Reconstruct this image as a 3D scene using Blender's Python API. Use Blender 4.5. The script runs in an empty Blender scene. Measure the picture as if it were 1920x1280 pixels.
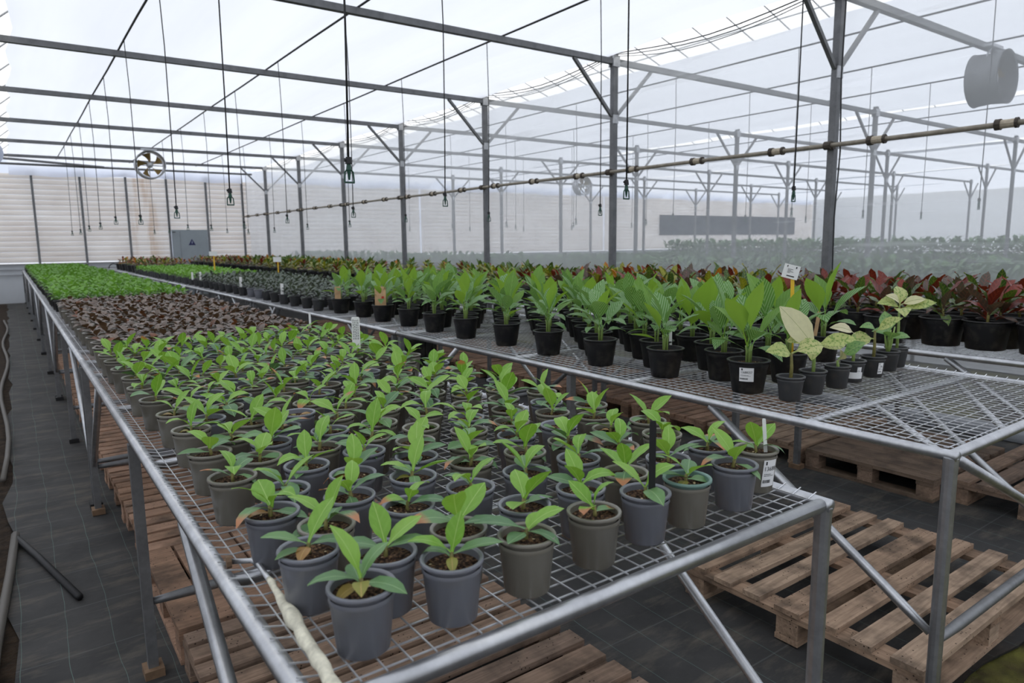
import bpy, math, random
from math import sin, cos, pi, radians, sqrt
from mathutils import Vector, Matrix, Euler

random.seed(7)
RND = random.Random(11)
U = 0.655            # metres per layout unit
HZ = 2.38            # eye height above the floor, in layout units
scene = bpy.context.scene

# ------------------------------------------------------------------ camera
yaw, pitch, roll = radians(35.7975), radians(8.2392), radians(-0.6185)
fwd = Vector((sin(yaw) * cos(pitch), cos(yaw) * cos(pitch), -sin(pitch)))
rgt0 = Vector((cos(yaw), -sin(yaw), 0))
up0 = rgt0.cross(fwd)
rgt = rgt0 * cos(roll) + up0 * sin(roll)
upv = rgt.cross(fwd)
cam_d = bpy.data.cameras.new('camera')
cam = bpy.data.objects.new('camera', cam_d)
cam.matrix_world = Matrix(((rgt.x, upv.x, -fwd.x, 0), (rgt.y, upv.y, -fwd.y, 0), (rgt.z, upv.z, -fwd.z, HZ * U), (0, 0, 0, 1)))
cam_d.sensor_width = 36
cam_d.lens = 1297.1 / 1920 * 36
cam_d.clip_end = 300
cam_d.dof.use_dof = True
cam_d.dof.focus_distance = 2.3
cam_d.dof.aperture_fstop = 5.0
scene.collection.objects.link(cam)
scene.camera = cam

# ------------------------------------------------------------------ sky, exposure
world = bpy.data.worlds.new('overcast_sky')
scene.world = world
world.use_nodes = True
bg = world.node_tree.nodes['Background']
bg.inputs[0].default_value = (0.965, 0.98, 1.0, 1)
bg.inputs[1].default_value = 1.46
vs = scene.view_settings
vs.view_transform = 'Standard'
vs.look = 'None'
vs.gamma = 1
vs.use_curve_mapping = False
vs.exposure = 0.0


# ------------------------------------------------------------------ materials
def s2l(c):
    return tuple(((v / 255) / 12.92 if v / 255 <= 0.04045 else ((v / 255 + 0.055) / 1.055) ** 2.4) for v in c) + (1,)


class NT:
    """tiny node helper"""
    def __init__(s, name):
        s.m = bpy.data.materials.new(name)
        s.m.use_nodes = True
        s.t = s.m.node_tree
        s.t.nodes.clear()
        s.out = s.n('ShaderNodeOutputMaterial')

    def n(s, typ, **kw):
        nd = s.t.nodes.new(typ)
        for k, v in kw.items():
            setattr(nd, k, v)
        return nd

    def put(s, sock, v):
        if v is None:
            return
        if isinstance(v, bpy.types.NodeSocket):
            s.t.links.new(v, sock)
        else:
            sock.default_value = v

    def math(s, op, a, b=None, c=None, clamp=False):
        nd = s.n('ShaderNodeMath', operation=op, use_clamp=clamp)
        for i, v in enumerate((a, b, c)):
            if v is not None:
                s.put(nd.inputs[i], v)
        return nd.outputs[0]

    def mix(s, fac, a, b, mode='MIX'):
        nd = s.n('ShaderNodeMix', data_type='RGBA', blend_type=mode)
        s.put(nd.inputs[0], fac)
        s.put(nd.inputs[6], a)
        s.put(nd.inputs[7], b)
        return nd.outputs[2]

    def noise(s, vec, scale, detail=3, rough=0.55, dist=0):
        nd = s.n('ShaderNodeTexNoise')
        s.put(nd.inputs['Vector'], vec)
        nd.inputs['Scale'].default_value = scale
        nd.inputs['Detail'].default_value = detail
        nd.inputs['Roughness'].default_value = rough
        nd.inputs['Distortion'].default_value = dist
        return nd.outputs[0]

    def ramp(s, fac, stops):
        nd = s.n('ShaderNodeValToRGB')
        e = nd.color_ramp.elements
        while len(e) < len(stops):
            e.new(0.5)
        for el, (p, c) in zip(e, stops):
            el.position = p
            el.color = c if len(c) == 4 else tuple(c) + (1,)
        s.put(nd.inputs[0], fac)
        return nd.outputs[0]

    def coord(s, kind='Object'):
        return s.n('ShaderNodeTexCoord').outputs[kind]

    def scale(s, vec, sc):
        nd = s.n('ShaderNodeMapping')
        s.put(nd.inputs[0], vec)
        nd.inputs['Scale'].default_value = sc
        return nd.outputs[0]

    def xyz(s, vec):
        nd = s.n('ShaderNodeSeparateXYZ')
        s.put(nd.inputs[0], vec)
        return nd.outputs

    def rand(s):
        return s.n('ShaderNodeObjectInfo').outputs['Random']

    def bump(s, h, strength=0.3, dist=0.01):
        nd = s.n('ShaderNodeBump')
        nd.inputs['Strength'].default_value = strength
        nd.inputs['Distance'].default_value = dist
        s.put(nd.inputs['Height'], h)
        return nd.outputs[0]

    def princ(s, col, rough=0.6, metal=0.0, spec=0.5, bump=None):
        p = s.n('ShaderNodeBsdfPrincipled')
        s.put(p.inputs['Base Color'], col)
        s.put(p.inputs['Roughness'], rough)
        s.put(p.inputs['Metallic'], metal)
        p.inputs['Specular IOR Level'].default_value = spec
        s.put(p.inputs['Normal'], bump)
        return p.outputs[0]

    def mixsh(s, fac, a, b):
        nd = s.n('ShaderNodeMixShader')
        s.put(nd.inputs[0], fac)
        s.put(nd.inputs[1], a)
        s.put(nd.inputs[2], b)
        return nd.outputs[0]

    def done(s, sh):
        s.t.links.new(sh, s.out.inputs[0])
        return s.m


def m_plain(name, rgb, rough=0.6, metal=0.0, var=0.0, nscale=20, spec=0.5):
    t = NT(name)
    c = s2l(rgb)
    if var:
        n = t.noise(t.coord(), nscale)
        dark = tuple(v * (1 - var) for v in c[:3]) + (1,)
        lite = tuple(min(1, v * (1 + var)) for v in c[:3]) + (1,)
        c = t.ramp(n, [(0.3, dark), (0.7, lite)])
    return t.done(t.princ(c, rough, metal, spec))


def m_galv(name, base=0.40, rough=0.42, metal=0.85):
    t = NT(name)
    co = t.coord()
    n = t.noise(co, 9, 4)
    n2 = t.noise(co, 60, 2)
    f = t.math('MULTIPLY_ADD', n2, 0.35, n)
    c = t.ramp(f, [(0.35, (base * .7, base * .71, base * .74)), (0.85, (base * 1.15, base * 1.17, base * 1.2))])
    return t.done(t.princ(c, rough, metal))


def m_pot(name, rgb, rough=0.5):
    t = NT(name)
    c = s2l(rgb)
    r = t.rand()
    a = tuple(v * .82 for v in c[:3]) + (1,)
    b = tuple(v * 1.15 for v in c[:3]) + (1,)
    col = t.mix(r, a, b)
    n = t.noise(t.coord(), 22, 4)
    dust = t.math('MULTIPLY', t.ramp(n, [(0.5, (0, 0, 0)), (0.8, (1, 1, 1))]), 0.25)
    col = t.mix(dust, col, s2l((125, 118, 105)))
    return t.done(t.princ(col, rough, 0, 0.5))


def m_soil():
    t = NT('potting_soil')
    co = t.coord()
    r = t.rand()
    nd = t.n('ShaderNodeCombineXYZ')
    t.put(nd.inputs[0], r)
    va = t.n('ShaderNodeVectorMath', operation='ADD')
    t.put(va.inputs[0], co)
    t.put(va.inputs[1], nd.outputs[0])
    n = t.noise(va.outputs[0], 160, 4)
    col = t.ramp(n, [(0.36, s2l((26, 18, 13))), (0.52, s2l((70, 52, 40))), (0.66, s2l((134, 104, 76)))])
    vo = t.n('ShaderNodeTexVoronoi')
    t.put(vo.inputs['Vector'], va.outputs[0])
    vo.inputs['Scale'].default_value = 75
    sp = t.ramp(vo.outputs['Distance'], [(0.16, (1, 1, 1)), (0.24, (0, 0, 0))])
    pick = t.math('GREATER_THAN', t.xyz(vo.outputs['Color'])[0], 0.66)
    f = t.math('MULTIPLY', sp, pick)
    col = t.mix(f, col, s2l((222, 200, 160)))
    return t.done(t.princ(col, 0.9, 0, 0.2, t.bump(n, 0.9, 0.01)))


def m_leaf(name, c1, c2, midrib, vein=0.0, veincol=None, back=None, rough=0.42, brown=0.0, veinfreq=260, slant=1.2, trans=0.3, spots=None, edge=None):
    """c1..c2 per-object variation; veins follow the leaf's own coordinates (y along, x across)"""
    t = NT(name)
    co = t.coord()
    X, Y, Z = t.xyz(co)
    ax = t.math('ABSOLUTE', X)
    r = t.rand()
    col = t.mix(r, s2l(c1), s2l(c2))
    n = t.noise(co, 45, 3)
    col = t.mix(t.math('MULTIPLY', n, 0.45), col, t.mix(0.5, col, (0, 0, 0, 1)))
    if vein:
        ph = t.math('SUBTRACT', Y, t.math('MULTIPLY', ax, slant))
        ph = t.math('ADD', ph, t.math('MULTIPLY', t.noise(co, 40, 2), 0.006))
        w = t.math('SINE', t.math('MULTIPLY', ph, veinfreq))
        w = t.math('MULTIPLY', t.math('SMOOTH_MIN', t.math('MAXIMUM', w, 0.0), 1.0, 0.1), vein, clamp=True)
        col = t.mix(w, col, s2l(veincol))
    if spots:
        sn = t.ramp(t.noise(co, 110, 3), [(0.52, (0, 0, 0)), (0.6, (1, 1, 1))])
        col = t.mix(sn, col, s2l(spots))
    mr = t.math('LESS_THAN', ax, 0.0009)
    col = t.mix(t.math('MULTIPLY', mr, 0.8), col, s2l(midrib))
    if brown:
        rr = t.math('FRACT', t.math('MULTIPLY', r, 17.3))
        k = t.math('LESS_THAN', rr, brown)
        tip = t.ramp(t.math('MULTIPLY_ADD', t.noise(co, 30, 2), 0.02, Y), [(0.072, (0, 0, 0)), (0.084, (1, 1, 1))])
        col = t.mix(t.math('MULTIPLY', k, tip), col, s2l((190, 130, 90)))
    if back:
        g = t.n('ShaderNodeNewGeometry').outputs['Backfacing']
        col = t.mix(g, col, s2l(back))
    p = t.princ(col, rough, 0, 0.45)
    tr = t.n('ShaderNodeBsdfTranslucent')
    tc = t.mix(1.0, col, (1.0, 1.0, 0.55, 1), 'MULTIPLY')
    t.put(tr.inputs[0], tc)
    return t.done(t.mixsh(trans, p, tr.outputs[0]))


def m_wood(name, c1, c2, axis=0):
    t = NT(name)
    co = t.coord()
    r = t.rand()
    sh = t.n('ShaderNodeCombineXYZ')
    t.put(sh.inputs[2], t.math('MULTIPLY', r, 9.0))
    t.put(sh.inputs[0], t.math('MULTIPLY', r, 3.0))
    va = t.n('ShaderNodeVectorMath', operation='ADD')
    t.put(va.inputs[0], co)
    t.put(va.inputs[1], sh.outputs[0])
    sc = (2, 34, 34) if axis == 0 else (34, 2, 34)
    g = t.noise(t.scale(va.outputs[0], sc), 2.0, 5, 0.6, 0.6)
    base = t.mix(r, s2l(c1), s2l(c2))
    col = t.mix(t.ramp(g, [(0.35, (0, 0, 0)), (0.65, (.75, .75, .75))]), base, t.mix(0.55, base, s2l((60, 45, 35))))
    dn = t.noise(va.outputs[0], 7, 4)
    col = t.mix(t.ramp(dn, [(0.45, (0, 0, 0)), (0.72, (.8, .8, .8))]), col, s2l((72, 62, 54)))
    vo = t.n('ShaderNodeTexVoronoi')
    t.put(vo.inputs['Vector'], va.outputs[0])
    vo.inputs['Scale'].default_value = 55
    sp = t.math('MULTIPLY', t.math('LESS_THAN', vo.outputs['Distance'], 0.17), t.math('GREATER_THAN', t.noise(va.outputs[0], 5, 2), 0.53))
    col = t.mix(t.math('MULTIPLY', sp, 0.85), col, s2l((35, 27, 22)))
    return t.done(t.princ(col, 0.82, 0, 0.25, t.bump(g, 0.35, 0.004)))


def m_sheet(name, col, tr=0.7, fold=None):
    t = NT(name)
    co = t.coord()
    n = t.noise(t.scale(co, (1.3, 0.12, 1.0)), 1.1, 4, 0.5)
    c = t.ramp(n, [(0.3, tuple(v * .91 for v in s2l(col)[:3])), (0.65, s2l(col)[:3])])
    d = t.n('ShaderNodeBsdfDiffuse')
    t.put(d.inputs[0], c)
    x = t.n('ShaderNodeBsdfTranslucent')
    t.put(x.inputs[0], c)
    return t.done(t.mixsh(tr, d.outputs[0], x.outputs[0]))


def m_film():
    """hazy clear plastic film of the side partition"""
    t = NT('hazy_plastic_film')
    co = t.coord()
    n = t.noise(t.scale(co, (1, .35, .6)), 1.2, 5, 0.6, 0.4)
    lw = t.n('ShaderNodeLayerWeight')
    lw.inputs[0].default_value = 0.35
    f = t.math('MULTIPLY_ADD', t.ramp(n, [(0.35, (0, 0, 0)), (0.7, (1, 1, 1))]), 0.12, 0.27)
    f = t.math('ADD', f, t.math('MULTIPLY', lw.outputs['Facing'], 0.42))
    # creases: thin whitish streaks
    mp = t.n('ShaderNodeMapping')
    t.put(mp.inputs[0], co)
    mp.inputs['Rotation'].default_value = (0.5, 0, 0)
    mp.inputs['Scale'].default_value = (1, .35, 7)
    st = t.noise(mp.outputs[0], 1.3, 3, 0.6)
    cr = t.ramp(st, [(0.62, (0, 0, 0)), (0.72, (1, 1, 1))])
    f = t.math('ADD', f, t.math('MULTIPLY', cr, 0.16), clamp=True)
    d = t.n('ShaderNodeBsdfDiffuse')
    x = t.n('ShaderNodeBsdfTranslucent')
    for b in (d, x):
        b.inputs[0].default_value = (0.93, 0.95, 0.97, 1)
    tp = t.n('ShaderNodeBsdfTransparent')
    tp.inputs[0].default_value = (0.97, 0.98, 0.99, 1)
    haze = t.mixsh(0.6, d.outputs[0], x.outputs[0])
    return t.done(t.mixsh(f, tp.outputs[0], haze))


def m_fabric():
    t = NT('black_woven_ground_fabric')
    co = t.coord()
    X, Y, Z = t.xyz(co)
    n = t.noise(co, 3.0, 5)
    col = t.ramp(n, [(0.3, s2l((46, 46, 46))), (0.7, s2l((68, 67, 66)))])
    d2 = t.noise(t.scale(co, (1.2, 4, 1)), 2.2, 5, 0.7)
    col = t.mix(t.ramp(d2, [(0.5, (0, 0, 0)), (0.75, (.6, .6, .6))]), col, s2l((112, 104, 92)))
    wx = t.math('ADD', X, t.math('MULTIPLY', t.noise(t.scale(co, (1, 1.6, 1)), 1.0, 2), 0.05))
    fx = t.math('ABSOLUTE', t.math('SUBTRACT', t.math('FRACT', t.math('MULTIPLY', wx, 1 / 0.155)), 0.5))
    lx = t.math('LESS_THAN', fx, 0.007)
    col = t.mix(t.math('MULTIPLY', lx, t.math('MULTIPLY_ADD', t.noise(t.scale(co, (1, .5, 1)), 1.3, 2), .9, -.12, clamp=True)), col, s2l((120, 152, 142)))
    fy = t.math('ABSOLUTE', t.math('SUBTRACT', t.math('FRACT', t.math('MULTIPLY', Y, 1 / 0.4)), 0.5))
    col = t.mix(t.math('MULTIPLY', t.math('LESS_THAN', fy, 0.008), 0.25), col, s2l((110, 115, 112)))
    return t.done(t.princ(col, 0.75, 0, 0.3, t.bump(n, 0.4, 0.02)))


def m_ground():
    t = NT('dark_soil_with_moss')
    co = t.coord()
    n = t.noise(co, 14, 6, 0.65)
    col = t.ramp(n, [(0.35, s2l((28, 22, 16))), (0.65, s2l((60, 48, 36)))])
    mm = t.noise(co, 2.4, 4, 0.6)
    X, Y, Z = t.xyz(co)
    rx = t.ramp(t.math('MULTIPLY', X, 0.3), [(0.5, (0, 0, 0)), (0.62, (1, 1, 1))])
    col = t.mix(t.math('MULTIPLY', rx, t.ramp(mm, [(0.42, (0, 0, 0)), (0.58, (1, 1, 1))])), col, s2l((98, 96, 44)))
    return t.done(t.princ(col, 0.95, 0, 0.2, t.bump(n, 0.8, 0.03)))


def m_wallslat():
    t = NT('off_white_wall_slat')
    co = t.coord()
    X, Y, Z = t.xyz(co)
    n = t.noise(t.scale(co, (.5, 1, 3)), 1.2, 5)
    col = t.ramp(n, [(0.3, s2l((226, 214, 200))), (0.7, s2l((242, 234, 222)))])
    st = t.noise(t.scale(co, (3.2, 1, 0.35)), 1.0, 3, 0.6, 0.3)
    m = t.ramp(t.math('ABSOLUTE', t.math('SUBTRACT', X, 3.45)), [(0.15, (1, 1, 1)), (0.5, (0, 0, 0))])
    zz = t.ramp(Z, [(0.3, (0, 0, 0)), (0.8, (1, 1, 1))])
    f = t.math('MULTIPLY', t.math('MULTIPLY', m, zz), t.ramp(st, [(0.48, (0, 0, 0)), (0.6, (.5, .5, .5))]))
    col = t.mix(f, col, s2l((190, 150, 105)))
    tr = t.n('ShaderNodeBsdfTranslucent')
    t.put(tr.inputs[0], col)
    return t.done(t.mixsh(0.5, t.princ(col, 0.7, 0, 0.3), tr.outputs[0]))


M = {}
M['galv'] = m_galv('galvanised_tube', 0.5, 0.36, 0.9)
M['wire'] = m_galv('galvanised_wire', 0.8, 0.35, 0.7)
M['leg'] = m_galv('dull_galvanised_leg', 0.22, 0.5, 0.7)
M['steel'] = m_galv('grey_steel_frame', 0.17, 0.55, 0.4)
M['bracket'] = m_galv('zinc_bracket', 0.5, 0.5, 0.5)
M['slate'] = m_pot('slate_grey_plastic', (116, 118, 126), 0.32)
M['taupe'] = m_pot('taupe_grey_plastic', (118, 114, 104), 0.32)
M['charcoal'] = m_pot('charcoal_plastic', (60, 61, 63))
M['black'] = m_pot('black_plastic', (27, 27, 29), 0.42)
M['tealrim'] = m_plain('teal_plastic', (110, 140, 130), 0.5)
M['soil'] = m_soil()
M['leafY'] = m_leaf('young_bright_leaf', (130, 182, 66), (154, 200, 88), (176, 210, 120), 0.18, (156, 200, 100), trans=0.35, brown=0.05)
M['leafM'] = m_leaf('mature_blue_green_leaf', (90, 128, 88), (116, 156, 96), (150, 180, 130), 0.15, (110, 150, 110), trans=0.22, brown=0.13)
M['leafB'] = m_leaf('withering_leaf', (150, 150, 70), (178, 128, 82), (190, 160, 100), trans=0.25)
M['brownleaf'] = m_leaf('brown_leaf', (108, 95, 86), (146, 130, 119), (84, 72, 64), 0.25, (88, 76, 70), back=(98, 76, 60), trans=0.15)
M['orangeleaf'] = m_leaf('rusty_leaf', (130, 78, 48), (100, 66, 46), (90, 60, 40), trans=0.2)
M['lightleaf'] = m_leaf('light_green_leaf', (104, 154, 62), (136, 186, 84), (150, 190, 120), trans=0.35)
M['hazeleafB'] = m_leaf('mid_green_leaf', (88, 124, 70), (104, 140, 84), (120, 150, 100), trans=0.2)
M['hazeleaf'] = m_leaf('deep_green_leaf', (60, 96, 62), (84, 120, 72), (100, 130, 90), trans=0.15)
M['greyleaf'] = m_leaf('grey_green_leaf', (88, 100, 88), (118, 128, 112), (70, 80, 66), 0.5, (58, 66, 56), trans=0.15)
M['aglao'] = m_leaf('silver_veined_leaf', (92, 142, 66), (110, 160, 80), (130, 170, 100), 0.62, (188, 214, 170), back=None, veinfreq=250, slant=2.4, trans=0.35)
M['aglaoP'] = m_leaf('plain_green_leaf', (110, 156, 60), (132, 176, 74), (150, 184, 96), 0.25, (134, 176, 96), back=(142, 180, 76), slant=2, trans=0.4)
M['cream'] = m_leaf('cream_leaf', (232, 224, 188), (224, 222, 170), (120, 140, 60), trans=0.25, spots=None)
M['creamspot'] = m_leaf('cream_leaf_with_green_speckles', (214, 216, 148), (196, 208, 128), (120, 150, 70), trans=0.3, spots=(130, 160, 80))
M['greenspot'] = m_leaf('green_leaf_with_pale_speckles', (120, 160, 96), (140, 180, 110), (170, 190, 130), trans=0.3, spots=(96, 140, 84))
CRO = [('dark_red_leaf', (98, 36, 30), (134, 52, 38), (160, 70, 46)), ('dark_green_leaf', (52, 84, 46), (80, 112, 50), (150, 160, 70)),
       ('orange_leaf', (176, 88, 34), (190, 120, 40), (220, 180, 60)), ('olive_leaf', (120, 130, 46), (150, 156, 52), (210, 190, 70)),
       ('purple_green_leaf', (84, 72, 66), (96, 92, 80), (150, 90, 80))]
M['cro'] = [m_leaf(a, b, c, d, 0.35, d, trans=0.25, rough=0.3) for a, b, c, d in CRO]
M['stem'] = m_plain('green_stem', (140, 165, 90), 0.5, 0, 0.2)
M['redstem'] = m_plain('reddish_stem_base', (122, 116, 62), 0.6, 0, 0.35, 60)
M['wood'] = m_wood('weathered_pallet_wood', (148, 126, 110), (170, 142, 120))
M['woodY'] = m_wood('weathered_pallet_wood_crosswise', (126, 108, 92), (146, 122, 104), 1)
M['woodO'] = m_wood('new_pallet_wood', (178, 150, 126), (190, 164, 140))
M['woodD'] = m_wood('dark_pallet_wood', (164, 130, 106), (186, 150, 126))
M['woodOY'] = m_wood('new_pallet_wood_crosswise', (164, 134, 110), (178, 150, 126), 1)
M['sheet'] = m_sheet('white_shade_cloth', (238, 242, 251), 0.82)
M['wallfilm'] = m_sheet('milky_wall_film', (205, 208, 212), 0.5)
M['film'] = m_film()
M['fabric'] = m_fabric()
M['ground'] = m_ground()
M['slat'] = m_wallslat()
M['white'] = m_plain('white_plastic_tag', (236, 236, 234), 0.5)
M['paper'] = m_plain('white_paper', (240, 240, 240), 0.7)
M['ink'] = m_plain('black_ink', (40, 40, 44), 0.8)
M['yellow'] = m_plain('yellow_plastic', (232, 186, 50), 0.45)
M['card'] = m_plain('tan_cardboard', (206, 168, 128), 0.8, 0, 0.2)
M['redink'] = m_plain('red_ink', (190, 60, 50), 0.8)
M['blackrub'] = m_plain('black_rubber', (24, 24, 26), 0.6)
M['greenplast'] = m_plain('dark_green_plastic', (32, 74, 60), 0.5)
M['pipe'] = m_plain('dusty_beige_pipe', (142, 134, 120), 0.6, 0.1, 0.2)
M['pipedark'] = m_plain('dark_brown_collar', (70, 62, 54), 0.7, 0.1, 0.3)
M['pipelite'] = m_plain('dusty_beige_sleeve', (176, 164, 144), 0.7, 0, 0.2, 40)
M['door'] = m_plain('blue_grey_painted_metal', (146, 154, 158), 0.5, 0, 0.06, 3)
M['sign'] = m_plain('dark_blue_sign_print', (34, 38, 84), 0.6)
M['signpale'] = m_plain('pale_sign_print', (180, 186, 205), 0.6)
M['brass'] = m_plain('brass_coloured_blade', (142, 118, 70), 0.4, 0.5, 0.2)
M['duct'] = m_galv('fan_duct_metal', 0.5, 0.45, 0.6)
M['cloth'] = m_plain('dirty_white_tape', (214, 210, 190), 0.8, 0, 0.25, 60)
M['darkpanel'] = m_plain('dark_blue_grey_panel', (58, 64, 74), 0.7, 0, 0.2)
M['footwood'] = m_plain('scuffed_wooden_block', (120, 96, 74), 0.85, 0, 0.25)
M['gutter'] = m_plain('white_ledge', (140, 140, 143), 0.6)
M['palefloor'] = m_plain('pale_ground_cloth', (205, 207, 208), 0.8, 0, 0.08, 2)
M['hose'] = m_plain('grey_garden_hose', (92, 88, 82), 0.6)

# ------------------------------------------------------------------ geometry helpers
LINK = scene.collection.objects.link


class MB:
    """collects verts in layout units (relative to the eye) and links them as ONE mesh object"""
    def __init__(s):
        s.v = []
        s.f = []
        s.mi = []
        s.cur = 0

    def add(s, vs, fs):
        o = len(s.v)
        s.v.extend(vs)
        s.f.extend([tuple(i + o for i in f) for f in fs])
        s.mi.extend([s.cur] * len(fs))
        return s

    def box(s, c, d, rot=None):
        hx, hy, hz = d[0] / 2, d[1] / 2, d[2] / 2
        vs = [(x, y, z) for z in (-hz, hz) for y in (-hy, hy) for x in (-hx, hx)]
        if rot:
            R = Euler(rot).to_matrix()
            vs = [tuple(R @ Vector(v)) for v in vs]
        vs = [(v[0] + c[0], v[1] + c[1], v[2] + c[2]) for v in vs]
        return s.add(vs, [(0, 2, 3, 1), (4, 5, 7, 6), (0, 1, 5, 4), (2, 6, 7, 3), (0, 4, 6, 2), (1, 3, 7, 5)])

    def tube(s, pts, r, n=8, cap=True):
        pts = [Vector(p) for p in pts]
        rs = r if isinstance(r, (list, tuple)) else [r] * len(pts)
        prev = None
        vs = []
        for i, p in enumerate(pts):
            a = pts[max(i - 1, 0)]
            b = pts[min(i + 1, len(pts) - 1)]
            d = (b - a).normalized()
            if prev is None:
                h = Vector((0, 0, 1)) if abs(d.z) < 0.9 else Vector((1, 0, 0))
                u = d.cross(h).normalized()
            else:
                u = (prev - d * prev.dot(d)).normalized()
            prev = u
            w = d.cross(u)
            for k in range(n):
                a_ = 2 * pi * (k + .5) / n
                vs.append(tuple(p + (u * cos(a_) + w * sin(a_)) * rs[i]))
        fs = []
        for i in range(len(pts) - 1):
            for k in range(n):
                k2 = (k + 1) % n
                fs.append((i * n + k, i * n + k2, (i + 1) * n + k2, (i + 1) * n + k))
        if cap:
            fs.append(tuple(range(n))[::-1])
            fs.append(tuple(range((len(pts) - 1) * n, len(pts) * n)))
        return s.add(vs, fs)

    def lathe(s, prof, n=20, c=(0, 0, 0), axis='z'):
        vs = []
        for r, z in prof:
            for k in range(n):
                a = 2 * pi * k / n
                if axis == 'z':
                    vs.append((c[0] + r * cos(a), c[1] + r * sin(a), c[2] + z))
                elif axis == 'y':
                    vs.append((c[0] + r * cos(a), c[1] + z, c[2] + r * sin(a)))
                else:
                    vs.append((c[0] + z, c[1] + r * cos(a), c[2] + r * sin(a)))
        fs = []
        for i in range(len(prof) - 1):
            for k in range(n):
                k2 = (k + 1) % n
                fs.append((i * n + k, i * n + k2, (i + 1) * n + k2, (i + 1) * n + k))
        return s.add(vs, fs)

    def mesh(s, name, mats, smooth=False, org=(0, 0, 0)):
        me = bpy.data.meshes.new(name)
        ox, oy, oz = org
        me.from_pydata([((x - ox) * U, (y - oy) * U, (z - oz) * U) for x, y, z in s.v], [], s.f)
        if not isinstance(mats, (list, tuple)):
            mats = [mats]
        for m in mats:
            me.materials.append(m)
        if len(mats) > 1:
            me.polygons.foreach_set('material_index', s.mi)
        if smooth:
            me.polygons.foreach_set('use_smooth', [True] * len(s.f))
        me.update()
        return me

    def build(s, name, mats, parent=None, smooth=False, org=None):
        """org: where the object's origin stands (defaults to the parent's origin, or the mesh's own base)"""
        if parent is not None:
            o = tuple(parent.get('_o', (0, 0, 0))) if org is None else org
            ob = bpy.data.objects.new(name, s.mesh(name, mats, smooth, o))
            ob.parent = parent
            ob['_o'] = o
            if org is not None:
                po = parent.get('_o', (0, 0, 0))
                ob.location = [(a - b) * U for a, b in zip(o, po)]
        else:
            if org is None:
                org = (0, 0, -HZ)
            ob = bpy.data.objects.new(name, s.mesh(name, mats, smooth, org))
            ob.location = W(org)
            ob['_o'] = org
        LINK(ob)
        return ob


def W(p):
    return (p[0] * U, p[1] * U, (p[2] + HZ) * U)


def tag(o, label=None, cat=None, group=None, kind=None):
    if label: o['label'] = label
    if cat: o['category'] = cat
    if group: o['group'] = group
    if kind: o['kind'] = kind
    return o


def empty(name, p, rz=0.0, label=None, cat=None, group=None, kind=None, rot=None):
    e = bpy.data.objects.new(name, None)
    e.empty_display_size = 0.05
    e.location = W(p)
    e.rotation_euler = rot if rot else (0, 0, rz)
    e['_o'] = tuple(p)
    LINK(e)
    return tag(e, label, cat, group, kind)


def kid(name, me, parent, loc=(0, 0, 0), rot=(0, 0, 0), sc=1.0):
    """child instance of a shared mesh, placed in the parent's own coordinates (units)"""
    o = bpy.data.objects.new(name, me)
    o.parent = parent
    o.location = (loc[0] * U, loc[1] * U, loc[2] * U)
    o.rotation_euler = rot
    if sc != 1.0:
        o.scale = (sc, sc, sc) if not isinstance(sc, (tuple, list)) else sc
    LINK(o)
    return o


def ordn(i):
    return ['first', 'second', 'third', 'fourth', 'fifth', 'sixth', 'seventh', 'eighth', 'ninth', 'tenth', 'eleventh', 'twelfth'][i - 1] if i <= 12 else '%d%s' % (i, 'th' if 10 < i % 100 < 14 else {1: 'st', 2: 'nd', 3: 'rd'}.get(i % 10, 'th'))


# ================================================================== SETTING
FLOOR = -HZ
b = MB(); b.add([(-16, -14, FLOOR - .02), (62, -14, FLOOR - .02), (62, 38, FLOOR - .02), (-16, 38, FLOOR - .02)], [(0, 1, 2, 3)])
tag(b.build('floor', M['ground']), 'bare dark soil floor with moss at the front right', kind='structure')

# woven ground sheet, ragged at its left edge and front right edge
b = MB()
NX, NY = 56, 60
vs = []
for j in range(NY + 1):
    for i in range(NX + 1):
        ty = j / NY
        y0 = 1.34
        y = y0 - 3.2 + (35.8 - y0 + 3.2) * ty ** 1.7
        x = -0.2 + 9.9 * i / NX
        if i == 0:
            x += 0.035 * sin(y * 3.1) + 0.03 * sin(y * 7.7 + 1)
        z = FLOOR + .004 + 0.012 * max(0, sin(x * 3.1 + y * 1.7)) * sin(y * 2.3)
        if x > 3.3 and y < y0 + .02:
            y = y0 + 0.03 * sin(x * 5)
        if 3.0 < x <= 3.3 and y < .2:
            y = .2
        vs.append((x, y, z))
fs = [(j * (NX + 1) + i, j * (NX + 1) + i + 1, (j + 1) * (NX + 1) + i + 1, (j + 1) * (NX + 1) + i) for j in range(NY) for i in range(NX)]
b.add(vs, fs)
tag(b.build('ground_sheet', M['fabric'], smooth=True), 'black woven weed fabric with thin green stripes lying under the benches', 'ground cover')

b = MB(); b.add([(14.0, -6, FLOOR + .004), (58, -6, FLOOR + .004), (58, 35.8, FLOOR + .004), (14.0, 35.8, FLOOR + .004)], [(0, 1, 2, 3)])
tag(b.build('ground_sheet', M['palefloor']), 'pale ground cloth on the floor of the bays beyond the film wall', 'ground cover')

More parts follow.
